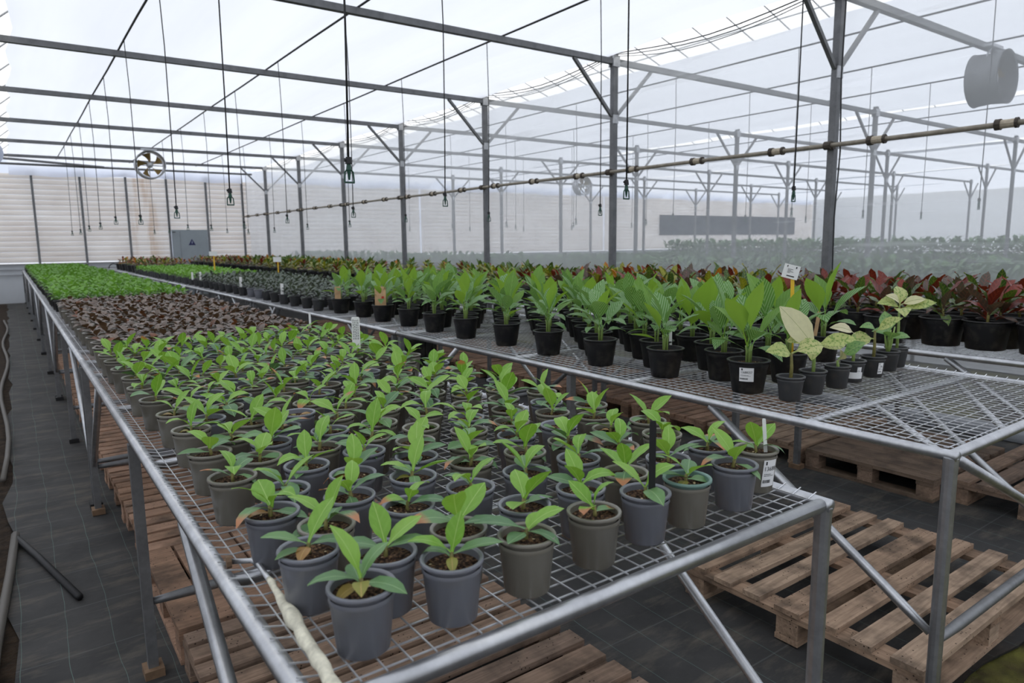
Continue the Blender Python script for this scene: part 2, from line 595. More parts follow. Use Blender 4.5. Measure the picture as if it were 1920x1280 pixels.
# back wall: slats, ledge, lower film
WY = 36.05
wall = empty('wall_back', (0, WY, FLOOR), label='off-white slatted back wall with grey posts', kind='structure')
b = MB(); b.box((25, WY + .12, (-.7 + 3.6) / 2), (82, .01, 4.3))
b.build('backing', M['sheet'], wall)
b = MB(); b.box((25, WY + .1, (FLOOR - .72) / 2), (82, .06, -.72 - FLOOR)); b.build('lower_film', M['wallfilm'], wall)
z = 3.02
sl = None
while z > -.66:
    for (xa, xb) in ((-13, 1.06), (1.12, 2.8), (2.86, 4.56), (4.62, 6.22), (6.28, 7.93), (7.99, 9.6), (9.66, 19.5), (19.6, 34), (34.1, 62)):
        if xa == 6.28 and z < .8:
            continue
        b = MB(); h = .205
        # rounded pillow slat
        prof = [(0, 0), (-.03, .03), (-.045, h / 2), (-.03, h - .03), (0, h)]
        vv = []
        for xx in (xa, xb):
            for (dy, dz) in prof:
                vv.append((xx, WY + .05 + dy, z - h + dz))
        b.add(vv, [(k, k + 5, k + 6, k + 1) for k in range(4)])
        b.build('slat', M['slat'], wall)
    z -= .218
b = MB(); b.box((25, WY - .02, -.76), (82, .2, .05)); b.build('ledge', M['gutter'], wall)
for zz in (-.98, -1.2):
    b = MB(); b.box((25, WY, zz), (82, .1, .035)); b.build('rail', M['gutter'], wall)
for i, px in enumerate((1.09, 2.83, 4.59, 6.25, 7.96, 9.63)):
    b = MB(); b.box((px, WY - .06, (FLOOR + 3.3) / 2), (.085, .09, 3.3 - FLOOR)); b.build('post', M['steel'], wall)

# door with warning triangle
d = empty('door_1', (7.1, WY - .08, FLOOR), label='blue-grey metal door with a dark blue warning triangle in the back wall', kind='structure')
b = MB(); b.box((7.11, WY - .06, (FLOOR + .7) / 2), (1.58, .05, .7 - FLOOR)); b.build('door_leaf', M['door'], d)
b = MB(); b.box((6.68, WY - .09, (FLOOR + .66) / 2), (.008, .012, .6 - FLOOR)); b.build('panel_seam', M['leg'], d)
b = MB(); b.add([(7.02, WY - .09, -.02), (7.34, WY - .09, -.02), (7.18, WY - .09, .28)], [(0, 1, 2)]); sg = b.build('warning_triangle', M['sign'], d)
b = MB(); b.add([(7.2, WY - .094, .2), (7.15, WY - .094, .11), (7.175, WY - .094, .11), (7.165, WY - .094, .02), (7.21, WY - .094, .13), (7.185, WY - .094, .13)], [(0, 1, 2, 3, 4, 5)])
b.build('lightning_bolt', M['signpale'], sg)
b = MB(); b.box((6.42, WY - .1, .6), (.14, .02, .03)); b.build('hinge', M['blackrub'], d)

# film walls added to block sky light (left side, right side, behind the photographer)
def film_wall(name, a, c, lab):
    b = MB()
    N = 40
    vs = []
    for i in range(N + 1):
        t_ = i / N
        x = a[0] + (c[0] - a[0]) * t_; y = a[1] + (c[1] - a[1]) * t_
        w = .04 * sin(i * 1.7)
        nx, ny = (0, 1) if abs(c[0] - a[0]) > abs(c[1] - a[1]) else (1, 0)
        for zz in (FLOOR, 3.6):
            vs.append((x + nx * w, y + ny * w, zz))
    b.add(vs, [(2 * i, 2 * i + 2, 2 * i + 3, 2 * i + 1) for i in range(N)])
    tag(b.build(name, M['wallfilm'], smooth=True), lab, kind='structure')
film_wall('wall_added_left', (-12, -12, 0), (-12, 36, 0), 'milky plastic side wall added at the left to block sky light')
film_wall('wall_added_front', (-12, -12, 0), (60, -12, 0), 'unseen milky plastic wall added behind the viewer to block sky light')
film_wall('wall_added_far_right', (60, -12, 0), (60, 36, 0), 'milky plastic wall added at the far right end to block sky light')

# clear hazy partition at x = 9.75
XC = 9.7
b = MB()
NY_, NZ_ = 110, 14
vs = []
for j in range(NY_ + 1):
    for k in range(NZ_ + 1):
        y = -8 + (WY - .3 + 8) * j / NY_
        zz = FLOOR + .02 + (3.32 - FLOOR) * k / NZ_
        ph = (y - 5.56) / 4.46
        x = XC + .09 + .05 * abs(sin(ph * pi)) * sin(k * .45 + y * .5) + .02 * sin(y * 5 + k * .8)
        vs.append((x, y, zz))
fs = [(j * (NZ_ + 1) + k, (j + 1) * (NZ_ + 1) + k, (j + 1) * (NZ_ + 1) + k + 1, j * (NZ_ + 1) + k + 1) for j in range(NY_) for k in range(NZ_)]
b.add(vs, fs)
tag(b.build('wall_right', M['film'], smooth=True), 'hazy see-through plastic film wall beside the right bench', kind='structure')

# ceiling shade sheets, one per bay
def sheet(name, x0, x1, y0, y1, drop, lab):
    b = MB()
    NX, NY = 48, 60
    vs = []
    R = random.Random(int(x0 * 10))
    ph = [R.uniform(0, 6) for _ in range(6)]
    for j in range(NY + 1):
        y = y0 + (y1 - y0) * j / NY
        for i in range(NX + 1):
            t_ = i / NX
            x = x0 + (x1 - x0) * t_
            zz = 3.535 + .03 * sin(x * 5.1 + ph[0] + .12 * y) + .02 * sin(x * 11 + ph[1] - .2 * y) + .018 * sin(y * 1.409 + ph[2])
            zz += .02 * sin(x * 2.2 + y * .35 + ph[3])
            if t_ > .95:
                q = (t_ - .95) / .05
                zz -= .10 * q * q
            if t_ < .04:
                q = 1 - t_ / .04
                zz -= .05 * q * q
                x += .05 * sin(y * 1.9) * q
            vs.append((x, y, zz))
    if drop:
        for k, (dy, dz) in enumerate(((.25, -.06), (.42, -.2), (.48, -.36), (.46, -.5))):
            for i in range(NX + 1):
                x = x0 + (x1 - x0) * i / NX
                vs.append((x, y1 + dy + .04 * sin(x * 3 + k), 3.47 + dz + .02 * sin(x * 4 + k) - (.05 * sin(x * .9) if k == 3 else 0)))
        NY += 4
    fs = [(j * (NX + 1) + i, j * (NX + 1) + i + 1, (j + 1) * (NX + 1) + i + 1, (j + 1) * (NX + 1) + i) for j in range(NY) for i in range(NX)]
    b.add(vs, fs)
    tag(b.build(name, M['sheet'], smooth=True), lab, kind='structure')
sheet('ceiling', .34, 9.62, -12, 35.35, True, 'white shade cloth drawn over the near bay')
sheet('ceiling.001', -12, -1.1, -12, 35.8, False, 'white shade cloth over the bay to the left')
for k in range(1, 6):
    sheet('ceiling.%03d' % (k + 1), XC + 9.85 * (k - 1) + 1.35, XC + 9.85 * k + .6, -12, 35.4, True, 'white shade cloth over bay %d to the right' % (k + 1))

# roof arches over the cloth (seen in the gaps)
for kb, xa in enumerate((-10.0, -.15, 9.7, 19.55)):
    rf = empty('roof_frame', (xa, 0, 3.5), label='thin arched roof tubes above the shade cloth, bay %d from the left' % (kb + 1), kind='structure')
    yy = 2.2
    n = 0
    while yy < 36 and n < 60:
        b = MB()
        pts = []
        for i in range(9):
            t_ = i / 8
            pts.append((xa + 9.85 * t_, yy, 3.62 + 2.3 * sin(pi * t_) ** .8 if 0 < t_ < 1 else 3.62))
        b.tube(pts, .018, 5, False)
        b.build('arch', M['bracket'], rf, smooth=True)
        yy += 1.115 if kb != 1 else 2.23
        n += 1
    for t_ in (.1, .3, .5, .7, .9):
        b = MB(); zz = 3.62 + 2.3 * sin(pi * t_) ** .8
        b.tube([(xa + 9.85 * t_, -6, zz), (xa + 9.85 * t_, 36, zz)], .02, 5, False)
        b.build('purlin', M['bracket'], rf)

# cross beams and columns
YF = [1.1 + 4.46 * k for k in range(8)]
for kb in range(6):
    x0 = -10.0 + 9.85 * kb
    x1 = x0 + 9.85
    for ky, y in enumerate(YF):
        if kb in (3, 4, 5) and ky < 1:
            continue
        b = MB(); b.box(((x0 + x1) / 2, y, 3.36), (9.85 - .13, .1, .1))
        if kb == 1:
            lb = 'dark grey steel cross beam over the near bay, %s frame from the front' % ordn(ky + 1)
        else:
            lb = 'steel cross beam of %s, %s frame from the front' % ('the bay to the left' if kb == 0 else 'bay %d beyond the film wall' % (kb - 1), ordn(ky + 1))
        tag(b.build('cross_beam', M['steel'], org=(x0, y, 3.36)), lb, 'beam', 'roof cross beams')


def column(x, y, lb, left=True, right=True):
    c = empty('steel_column', (x, y, FLOOR), label=lb, cat='column', group='greenhouse columns')
    b = MB(); b.box((x, y, (FLOOR + 3.52) / 2), (.115, .095, 3.52 - FLOOR))
    b.box((x - .05, y - .045, (FLOOR + 3.5) / 2), (.02, .02, 3.5 - FLOOR - .1))
    b.build('post', M['steel'], c)
    for s in ((-1,) if left else ()) + ((1,) if right else ()):
        b = MB(); b.tube([(x + s * .06, y, 2.36), (x + s * 1.02, y, 3.31)], .04, 4); b.build('brace', M['steel'], c)
    b = MB(); b.box((x, y - .055, 3.36), (.17, .03, .2)); b.box((x, y + .055, 3.36), (.17, .03, .2)); b.build('clamp', M['bracket'], c)
    b = MB(); b.box((x, y - .05, 2.3), (.13, .02, .16)); b.build('clamp', M['bracket'], c)
    b = MB(); b.box((x, y, FLOOR + .03), (.22, .22, .05)); b.build('base_plate', M['bracket'], c)


for ky, y in enumerate(YF):
    if ky >= 1:
        column(XC, y, 'grey steel column along the film wall, %s from the front' % ordn(ky))
for kr in range(1, 5):
    for ky, y in enumerate(YF):
        if ky == 0 and kr > 1:
            continue
        column(XC + 9.85 * kr, y, 'steel column behind the hazy film, %s row beyond it, %s from the front' % (ordn(kr), ordn(ky + 1)))

# lattice strut near the back wall and wall top pipe
b = MB(); b.tube([(-3, 34.0, 3.22), (9.6, 34.0, 3.22)], .045, 6); tag(b.build('top_pipe', M['steel'], smooth=True), 'grey pipe running across just before the back wall', 'pipe')
b = MB(); b.tube([(-2, 33.4, 3.46), (.5, 33.6, 3.36), (3.6, 34.0, 3.24)], .05, 5); tag(b.build('sloping_strut', M['steel']), 'sloping grey strut meeting the pipe near the back wall', 'strut')
b = MB()
for k in range(9):
    ang = k * .7
    pts = [(-.35 + .33 * cos(a) + .02 * k, 24 + .28 * k + .03 * sin(a * 3), 2.78 + .36 * sin(a)) for a in [i * pi / 7 for i in range(15)]]
    b.tube(pts, .05, 5, False)
tag(b.build('rolled_curtain', M['sheet'], smooth=True), 'pleated white plastic hose bundle hanging at the upper left edge', 'curtain')

# irrigation pipes with sprinkler drops
def hose_line(x, y0, y1, lab, grp=None):
    b = MB()
    n = 24
    b.tube([(x + .006 * sin(i * 1.3), y0 + (y1 - y0) * i / n, 3.426) for i in range(n + 1)], .017, 5)
    tag(b.build('irrigation_pipe', M['blackrub'], smooth=True), lab, 'pipe', 'irrigation pipes')
for i, x in enumerate((1.92, 4.5, 7.1)):
    hose_line(x, 1.5, 33.6, 'thin black irrigation pipe under the shade cloth, %s from the left' % ordn(i + 1))
for i, x in enumerate((12.0, 14.6, 17.2, 22, 26)):
    hose_line(x, 1.5, 33.6, 'thin irrigation pipe seen through the hazy film, %s one beyond it' % ordn(i + 1))


def drop(x, y, zb, lab, grp, lean=0.0):
    e = empty('sprinkler_drop', (x, y, zb), label=lab, cat='sprinkler', group=grp)
    b = MB()
    b.tube([(x, y, 3.44), (x + .02, y, 2.6), (x + .012 + lean * .4, y, 1.4), (x + lean, y, zb + .17)], .0075, 5)
    b.build('hose', M['blackrub'], e, smooth=True)
    b = MB(); b.tube([(x + lean, y, zb + .17), (x + lean, y, zb + .125)], [.018, .024], 8); b.tube([(x + lean - .03, y, zb + .15), (x + lean + .01, y, zb + .15)], .012, 6)
    b.build('weight', M['blackrub'], e)
    b = MB()
    q = x + lean
    b.tube([(q, y, zb + .125), (q, y, zb + .085)], [.014, .02], 8)
    for s in (-1, 1):
        b.tube([(q + s * .012, y, zb + .09), (q + s * .03, y, zb + .07), (q + s * .034, y, zb + .005)], .006, 5)
    b.tube([(q - .036, y, zb + .004), (q + .036, y, zb + .004)], .007, 5)
    b.tube([(q, y, zb + .085), (q, y, zb + .02)], [.016, .006], 6)
    b.build('sprinkler_head', M['greenplast'], e)


YD = [4.5, 7.62, 10.5, 13.75, 16.85, 19.95, 22.95, 26.0, 29.0]
for i, x in enumerate((1.92, 4.5, 7.1)):
    for j, y in enumerate(YD):
        drop(x, y, (.40, .36, .40, .44, .36)[(i + 2 * j) % 5], 'black sprinkler hose hanging from the %s irrigation pipe, %s from the front' % (ordn(i + 1), ordn(j + 1)), 'hanging sprinklers', .01 * ((i * 3 + j) % 4 - 1))
for i, x in enumerate((12.0, 14.6, 17.2)):
    for j, y in enumerate(YD[:7]):
        drop(x, y, .4, 'thin sprinkler hose behind the hazy film, on its %s pipe, %s from the front' % (ordn(i + 1), ordn(j + 1)), 'sprinklers behind the film')

# roll-up tube with couplings in front of the columns
rt = empty('roll_up_tube', (9.58, 2.6, 1.31), label='long dusty beige roll-up tube with sleeve couplings along the film wall', cat='pipe')
def pz(y): return 1.295 + .0012 * (y - 3) + .004 * sin(y)
b = MB(); b.tube([(9.58, y, pz(y)) for y in [2.0 + i * 1.06 for i in range(33)]], .032, 8); b.build('tube', M['pipe'], rt, smooth=True)
yy = 3.37
k = 0
while yy < 35:
    for (dy0, dy1, r, m, nm) in ((-.115, -.085, .062, 'pipedark', 'collar'), (-.085, .06, .052, 'pipelite', 'sleeve'), (.06, .12, .066, 'pipedark', 'collar')):
        b = MB(); b.lathe([(.03, dy0), (r, dy0), (r * .97, (dy0 + dy1) / 2), (r, dy1), (.03, dy1)], 10, (9.58, yy, pz(yy)), 'y'); b.build(nm, M[m], rt, smooth=False)
    yy += 1.503
for ky, y in enumerate(YF[1:]):
    b = MB(); b.lathe([(.035, -.05), (.06, -.05), (.06, .05), (.035, .05)], 10, (9.58, y, pz(y)), 'y'); b.box((9.64, y, pz(y)), (.08, .12, .1)); b.build('bracket', M['pipedark'], rt)

# cables strung along the column heads
for c_ in range(3):
    b = MB()
    pts = []
    for ky in range(0, 7):
        ya = 1.1 + 4.46 * ky
        for i in range(8):
            t_ = i / 8
            pts.append((9.68 - .01 * c_, ya + 4.46 * t_, 3.5 - .02 * c_ - .16 * (1 + .35 * c_) * sin(pi * t_) + .008 * sin(9 * t_ + c_ * 2)))
    b.tube(pts, .011 - .002 * c_, 4)
    tag(b.build('cable', M['blackrub']), ['thick black cable sagging between the column heads', 'middle thin black cable strung between the column heads', 'lowest thin black cable strung between the column heads'][c_], 'cable', 'cables along the column heads')
b = MB(); b.tube([(9.6, 5.42, 3.5), (9.58, 5.42, 2.2), (9.62, 5.4, 1.2), (9.56, 5.4, .3), (9.6, 5.4, -.9)], .011, 5)
tag(b.build('hanging_cable', M['blackrub']), 'black cable hanging down beside the nearest steel column', 'cable')


def fan(x, y, z, R, dep, lab, dm='duct'):
    e = empty('circulation_fan', (x, y, z), label=lab, cat='fan')
    b = MB()
    b.lathe([(R, -dep / 2), (R * 1.05, -dep / 2 - .02), (R * 1.02, -dep / 2 + .05), (R * .98, 0), (R * 1.02, dep / 2 - .04), (R * 1.05, dep / 2), (R * .96, dep / 2), (R * .93, 0), (R * .97, -dep / 2)], 32, (x, y, z), 'y')
    b.build('duct', M[dm], e, smooth=True)
    b = MB(); b.lathe([(0.001, -.1), (.09, -.09), (.1, -.02), (.1, .14), (.001, .16)], 14, (x, y, z), 'y'); b.build('hub', M['duct'], e, smooth=True)
    for k in range(5):
        a0 = 2 * pi * k / 5 + .3
        b = MB()
        vs = []
        for i in range(5):
            r = R * (.2 + .68 * i / 4)
            wd = .16 + .26 * i / 4
            a1 = a0 + .28 * i / 4
            for s in (-1, 0, 1):
                a = a1 + s * wd * .8
                vs.append((x + r * cos(a), y + s * .07 - .02, z + r * sin(a)))
        for dy in (0,):
            pass
        n0 = len(vs)
        vs += [(vx, vy + .012, vz) for vx, vy, vz in vs]
        fs = [(i * 3 + s, i * 3 + s + 1, i * 3 + s + 4, i * 3 + s + 3) for i in range(4) for s in range(2)]
        fs += [tuple(n0 + q for q in f[::-1]) for f in fs]
        b.add(vs, fs)
        b.build('blade', M['brass'], e, smooth=True)
    b = MB(); b.box((x, y + .16, z), (R * 1.9, .02, .03)); b.box((x, y + .16, z), (.03, .02, R * 1.9)); b.build('spider', M['duct'], e)
    b = MB()
    b.tube([(x - R * .6, y, z + R * .78), (x - .05, y, 3.33)], .02, 5); b.tube([(x + R * .6, y, z + R * .78), (x + .05, y, 3.33)], .02, 5)
    b.box((x, y, 3.31), (.5, .14, .05))
    b.build('hanger', M['bracket'], e)


fan(4.33, 27.6, 2.78, .46, .42, 'round duct fan with brass-coloured blades hanging above the left bench')
fan(14.45, 5.4, 2.76, .44, .5, 'blurry round duct fan behind the hazy film at upper right', 'steel')
fan(24.5, 27.6, 2.8, .46, .42, 'small distant duct fan seen through the hazy film')
b = MB(); b.box((48.4, WY - .1, 1.08), (17.5, .08, 1.5)); tag(b.build('wall_panel', M['darkpanel']), 'long dark blue-grey panel on the far wall behind the hazy film', 'panel')
# ==================================================================== BENCHES
ZR = -1.015      # rail axis
ZM = -.990       # wire mesh
ZT = -.985       # what stands on the mesh
ZS = -1.95       # lower stretcher
SEC = 5.72


def bench(x0, x1, y0, nsec, lab, wires=True, diag=False, corner_round=True):
    e = empty('growing_bench', (x0, y0, FLOOR), label=lab, cat='bench')
    ys = [y0 + SEC * k for k in range(nsec + 1)]
    for k in range(nsec):
        a, c = ys[k], ys[k + 1]
        for x in (x0, x1):
            b = MB(); b.tube([(x, a + (.0 if k == 0 else .012) - (.03 if k == 0 else 0), ZR), (x, c - .012, ZR)], .027, 12); b.build('side_rail', M['galv'], e, smooth=True)
            if k:
                b = MB(); b.tube([(x, a - .012, ZR), (x, a + .012, ZR)], .024, 10, False); b.build('joint_ring', M['blackrub'], e)
        # cross bars
        for q, y in enumerate((a + (.0 if k == 0 else .04), a + .76, a + SEC * .38, a + SEC * .62, c - .76, c - .04)):
            r = .027 if (q == 0 and k == 0) else .022
            zz = ZR if (q == 0 and k == 0) else ZR - .012
            b = MB(); b.tube([(x0 + .02, y, zz), (x1 - .02, y, zz)], r, 10); b.build('cross_bar', M['galv'], e, smooth=True)
        # wire mesh
        b = MB()
        p = .0655
        rw = .0026
        n = int((c - a - .02) / p)
        wx = []
        for i in range(n + 1):
            y = a + .035 + i * p
            if y > c - .015: break
            j = RND.uniform(-.003, .003)
            b.tube([(x0 - .004 + j, y, ZM + .012), (x0 + .05, y, ZM - .003), (x1 - .05, y, ZM - .003), (x1 + .004, y, ZM + .012)], rw, 4, False)
        x = x0 + .05
        while x < x1 - .03:
            b.tube([(x, a + .012, ZM + .002), (x, c - .012, ZM + .002)], rw, 4, False)
            x += p
        tag(b.build('wire_mesh', M['wire'], e), kind='stuff')
        # legs, stretchers, braces
        for (y, kind) in ((a + (0.0 if k == 0 else .09), 's'), (a + SEC * .475, 'm'), (c - .09, 'e')):
            for x in (x0, x1):
                b = MB()
                front = (k == 0 and kind == 's')
                if front:
                    b.tube([(x, y, ZR - .01), (x, y, -1.1), (x, y, FLOOR + .03)], [.034, .032, .032], 12)
                else:
                    b.box((x, y, (ZR - .03 + FLOOR + .04) / 2), (.052, .052, ZR - .03 - FLOOR - .04))
                lg = b.build('leg', M['galv'] if front else M['leg'], e, smooth=False)
                b = MB(); b.box((x, y, FLOOR + .03), (.10, .12, .05)); b.build('foot', M['footwood'] if k == 0 else M['blackrub'], lg)
            b = MB()
            b.tube([(x0 + .03, y, ZS), (x0 + .12, y, ZS), (x0 + .24, y, ZS), (x1 - .24, y, ZS), (x1 - .12, y, ZS), (x1 - .03, y, ZS)], [.02, .024, .028, .028, .024, .02], 8)
            b.build('stretcher', M['leg'], e, smooth=True)
        for x in (x0, x1):
            for (ya, za, yb, zb) in ((a + 1.38, ZR - .02, a + (.03 if k == 0 else .1), ZS + .03), (c - 1.3, ZR - .02, c - .12, ZS + .03)):
                zb2 = zb - .16 if (k == 0 and x == x1 and ya < yb + 2 and ya > yb) else zb
                b = MB(); b.tube([(x, ya, za), (x, ya + (yb - ya) * .9, za + (zb2 - za) * .9), (x, yb, zb2)], [.026, .026, .02], 8); b.build('brace', M['galv'], e, smooth=True)
        if diag and k == 0:
            b = MB(); b.tube([(x0 + .06, y0 + .04, ZR - .03), (x0 + .06 + 2.2 * .72, y0 + 1.55, ZR - .03)], .02, 8); b.build('brace', M['galv'], e, smooth=True)
            b = MB(); b.tube([(x1 - .06, y0 + .8, ZR - .04), (x0 + .85, y0 + .06, ZR - .05)], .02, 8); b.build('brace', M['galv'], e, smooth=True)
            b = MB(); b.tube([(x0 + .04, y0 - .01, ZR - .02), (x1 - .06, y0 - .01, ZS)], .026, 8); b.build('brace', M['galv'], e, smooth=True)
    return e


B1 = (.447, 2.458)
B2 = (3.49, 5.6)
B3 = (6.47, 8.6)
bench(*B1, 1.367, 6, 'long galvanised wire-mesh bench at the left, nearest the camera')
bench(*B2, 1.335, 6, 'galvanised wire-mesh bench in the middle with an empty front corner', diag=True)
bench(*B3, 1.2, 6, 'galvanised wire-mesh bench at the right beside the film wall')

# ==================================================================== PALLETS
def pallet(x, y, lx, ly, along, nslat, fill, mat, lab, mat2=None, rz=0.0, slats=None):
    """along: axis the top planks run; the pallet's near left corner stands at x, y"""
    e = empty('wooden_pallet', (x, y, FLOOR + .006), rz, label=lab, cat='pallet', group='pallets on the floor')
    H = .214
    m2 = mat2 or mat
    L, Wd = (lx, ly) if along == 'x' else (ly, lx)
    def bx(name, c0, c1, z0, z1, n0, m):
        # c along plank axis, n across
        b = MB()
        cc = ((c0[0] + c0[1]) / 2, (c1[0] + c1[1]) / 2, (z0 + z1) / 2)
        dd = (c0[1] - c0[0], c1[1] - c1[0], z1 - z0)
        if along == 'y':
            cc = (cc[1], cc[0], cc[2]); dd = (dd[1], dd[0], dd[2])
        me = MB().box((0, 0, 0), dd).mesh(name, M[m])
        return kid(name, me, e, cc, (0, 0, RND.uniform(-.004, .004)))
    w = Wd * fill / nslat
    gap = (Wd - w * nslat) / (nslat - 1)
    mm = mat if along == 'x' else (mat + 'Y' if mat + 'Y' in M else mat)
    ms = mat + 'Y' if mat + 'Y' in M else mat
    if slats is None:
        slats = [(i * (w + gap), w) for i in range(nslat)]
    for (s0, sw) in slats:
        j = RND.uniform(-.012, .012)
        bx('slat', (j, L + j + RND.uniform(-.01, .01)), (s0, s0 + sw), H - .034, H + RND.uniform(-.003, .003), 0, mm)
    for c in (0.0, L / 2 - .075, L - .15):
        bx('cross_board', (c, c + .15), (0, Wd), H - .07, H - .035, 0, ms)
        for n_, bw in ((0.0, .15), (Wd / 2 - .075, .15), (Wd - .15, .15)):
            bx('block', (c + .004, c + .146), (n_ + .004, n_ + bw - .004), .034, H - .071, 0, mat)
    for n_ in (0.0, Wd / 2 - .075, Wd - .15):
        bx('bottom_board', (0, L), (n_, n_ + .15), 0, .033, 0, mm)
    return e


# under the left bench
py = 1.56
for k in range(12):
    if k == 2:
        pallet(.585, py, 1.76, 1.24, 'y', 9, .9, 'woodD', 'brown pallet with lengthwise planks under the left bench, third from the front')
    else:
        pallet(.59 + RND.uniform(-.01, .02), py, 1.75, 1.2, 'x', 7 if k else 7, .80 if k > 1 else .74, 'wood' if k < 3 else 'woodD', 'brown slatted pallet under the left bench, %s from the front' % ordn(k + 1))
    py += 1.255
# in front under the middle bench
s7 = [(0, .235), (.32, .135), (.53, .135), (.72, .22), (.995 - .01, .125), (1.145, .125)]
sl7 = [(0.0, .22), (.29, .125), (.47, .125), (.66, .2), (.89, .125), (1.05, .12)]
pallet(3.53, 1.396, 1.83, 1.508, 'x', 7, .6, 'woodO', 'light brown pallet with widely gapped slats, lying at the front right', slats=[(0, .165), (.258, .115), (.464, .118), (.671, .165), (.938, .12), (1.143, .126), (1.36, .148)])
# under the right bench
pallet(6.72, 1.36, 1.83, 1.2, 'x', 6, .74, 'wood', 'brown gapped pallet at the right edge, in front of the close-boarded one')
pallet(6.53, 2.62, 1.6, 1.24, 'y', 9, .975, 'wood', 'close-boarded flat pallet under the front of the right bench')
py = 3.93
for k in range(12):
    pallet(6.54 + RND.uniform(0, .05), py, 1.83, 1.2, 'x', 8, .86, 'woodO' if k == 0 else 'woodD', 'brown slatted pallet under the right bench, %s behind the close-boarded one' % ordn(k + 1), rz=RND.uniform(-.01, .01))
    py += 1.27
# ==================================================================== PLANTS
def pot_mesh(name, rb, rt, h, mat, lip=.008, step=True, n=24, rim=None):
    lt = .006 if lip < .008 else .008
    b = MB()
    prof = [(0.0001, .006), (rb * .9, .006), (rb * .93, 0), (rb, .004)]
    if step:
        k = .80
        rr = rb + (rt - rb) * k
        prof += [(rr, h * k), (rr + .003, h * k + .004)]
    prof += [(rt - .003, h - .02)]
    b.lathe(prof, n)
    b.cur = 1 if rim else 0
    b.lathe([(rt - .003, h - .012), (rt + lip * .8, h - .010), (rt + lip, h - .007)], n)
    b.lathe([(rt + lip, h - .007), (rt + lip, h - .002), (rt + lip * .6, h)], n)
    b.lathe([(rt + lip * .6, h), (rt - .005, h), (rt - .008, h - .004)], n)
    b.lathe([(rt - .008, h - .004), (rt - .009, h - .02)], n)
    b.cur = 0
    b.lathe([(rt - .009, h - .02), (rt - .012, h - .045)], n)
    return b.mesh(name, [mat, rim] if rim else mat, True)


def soil_mesh(name, r, seed, n=18):
    R = random.Random(seed)
    b = MB()
    vs = [(0, 0, R.uniform(0, .008))]
    for k, q in enumerate((.35, .7, 1.0)):
        for i in range(n):
            a = 2 * pi * i / n
            vs.append((r * q * cos(a), r * q * sin(a), R.uniform(-.004, .006) if q < 1 else 0))
    fs = [(0, 1 + i, 1 + (i + 1) % n) for i in range(n)]
    for k in range(2):
        for i in range(n):
            j = (i + 1) % n
            a = 1 + k * n
            fs.append((a + i, a + n + i, a + n + j, a + j))
    b.add(vs, fs)
    return b.mesh(name, M['soil'])


def leaf_pts(L, Wd, pet=.12, bend=.6, fold=.25, nseg=6, cross=(-1, -.5, 0, .5, 1), power=.8, wav=0.0, peak=.85, pw=.05):
    vs, fs = [], []
    y = z = 0.0
    nc = len(cross)
    for i in range(nseg + 1):
        t = i / nseg
        th = -bend * (t ** 1.3) + bend * .25
        if i:
            y += L / nseg * cos(th)
            z += L / nseg * sin(th)
        if t <= pet:
            w = Wd * pw
        else:
            q = (t - pet) / (1 - pet)
            w = Wd / 2 * max(sin(pi * q ** peak), 0) ** power
            w = max(w, Wd * .012)
            if i > 0 and t - 1 / nseg < pet:
                w = max(w, Wd * pw)
        for c in cross:
            vs.append((c * w, y, z + fold * abs(c) * w + wav * sin(i * 2.1 + c * 2) * abs(c) * Wd * .2))
    for i in range(nseg):
        for c in range(nc - 1):
            fs.append((i * nc + c, i * nc + c + 1, (i + 1) * nc + c + 1, (i + 1) * nc + c))
    return vs, fs


def leaf_mesh(name, mat, **kw):
    b = MB()
    b.add(*leaf_pts(**kw))
    return b.mesh(name, mat, True)


def xf(vs, az, el, rollv=0, base=(0, 0, 0), sc=1.0):
    Mx = Euler((el, 0, az)).to_matrix() @ Euler((0, rollv, 0)).to_matrix()
    out = []
    for v in vs:
        q = Mx @ Vector(v)
        out.append((q.x * sc + base[0], q.y * sc + base[1], q.z * sc + base[2]))
    return out


# ---- seedlings (left bench, near half)
P_H = .166
potA = {'slate': pot_mesh('seedling_pot', .065, .081, P_H, M['slate'], lip=.004), 'taupe': pot_mesh('seedling_pot', .065, .081, P_H, M['taupe'], lip=.004),
        'teal': pot_mesh('seedling_pot', .065, .081, P_H, M['taupe'], lip=.004, rim=M['tealrim'])}
soilA = [soil_mesh('seedling_soil', .0715, s) for s in range(4)]
SL = []
for nm, mt in (('leafY', 'leafY'), ('leafM', 'leafM')):
    SL.append([leaf_mesh(nm, M[mt], L=.15, Wd=w_, pet=.14, bend=bd, fold=fo, power=.72, wav=wv, peak=.92, pw=.09) for bd, fo, wv, w_ in ((.5, .2, .1, .07), (1.0, .12, .2, .064), (.25, .3, 0, .074), (1.5, .15, .15, .06))])
leafBm = leaf_mesh('leafB', M['leafB'], L=.10, Wd=.05, pet=.15, bend=1.2, fold=.2)
stemA = []
for s in range(3):
    b = MB(); b.tube([(0, 0, -.02), (.004 * (s - 1), .002, .01), (0, 0, .036)], [.006, .0068, .0055], 6); stemA.append(b.mesh('seedling_stem', M['redstem'], True))


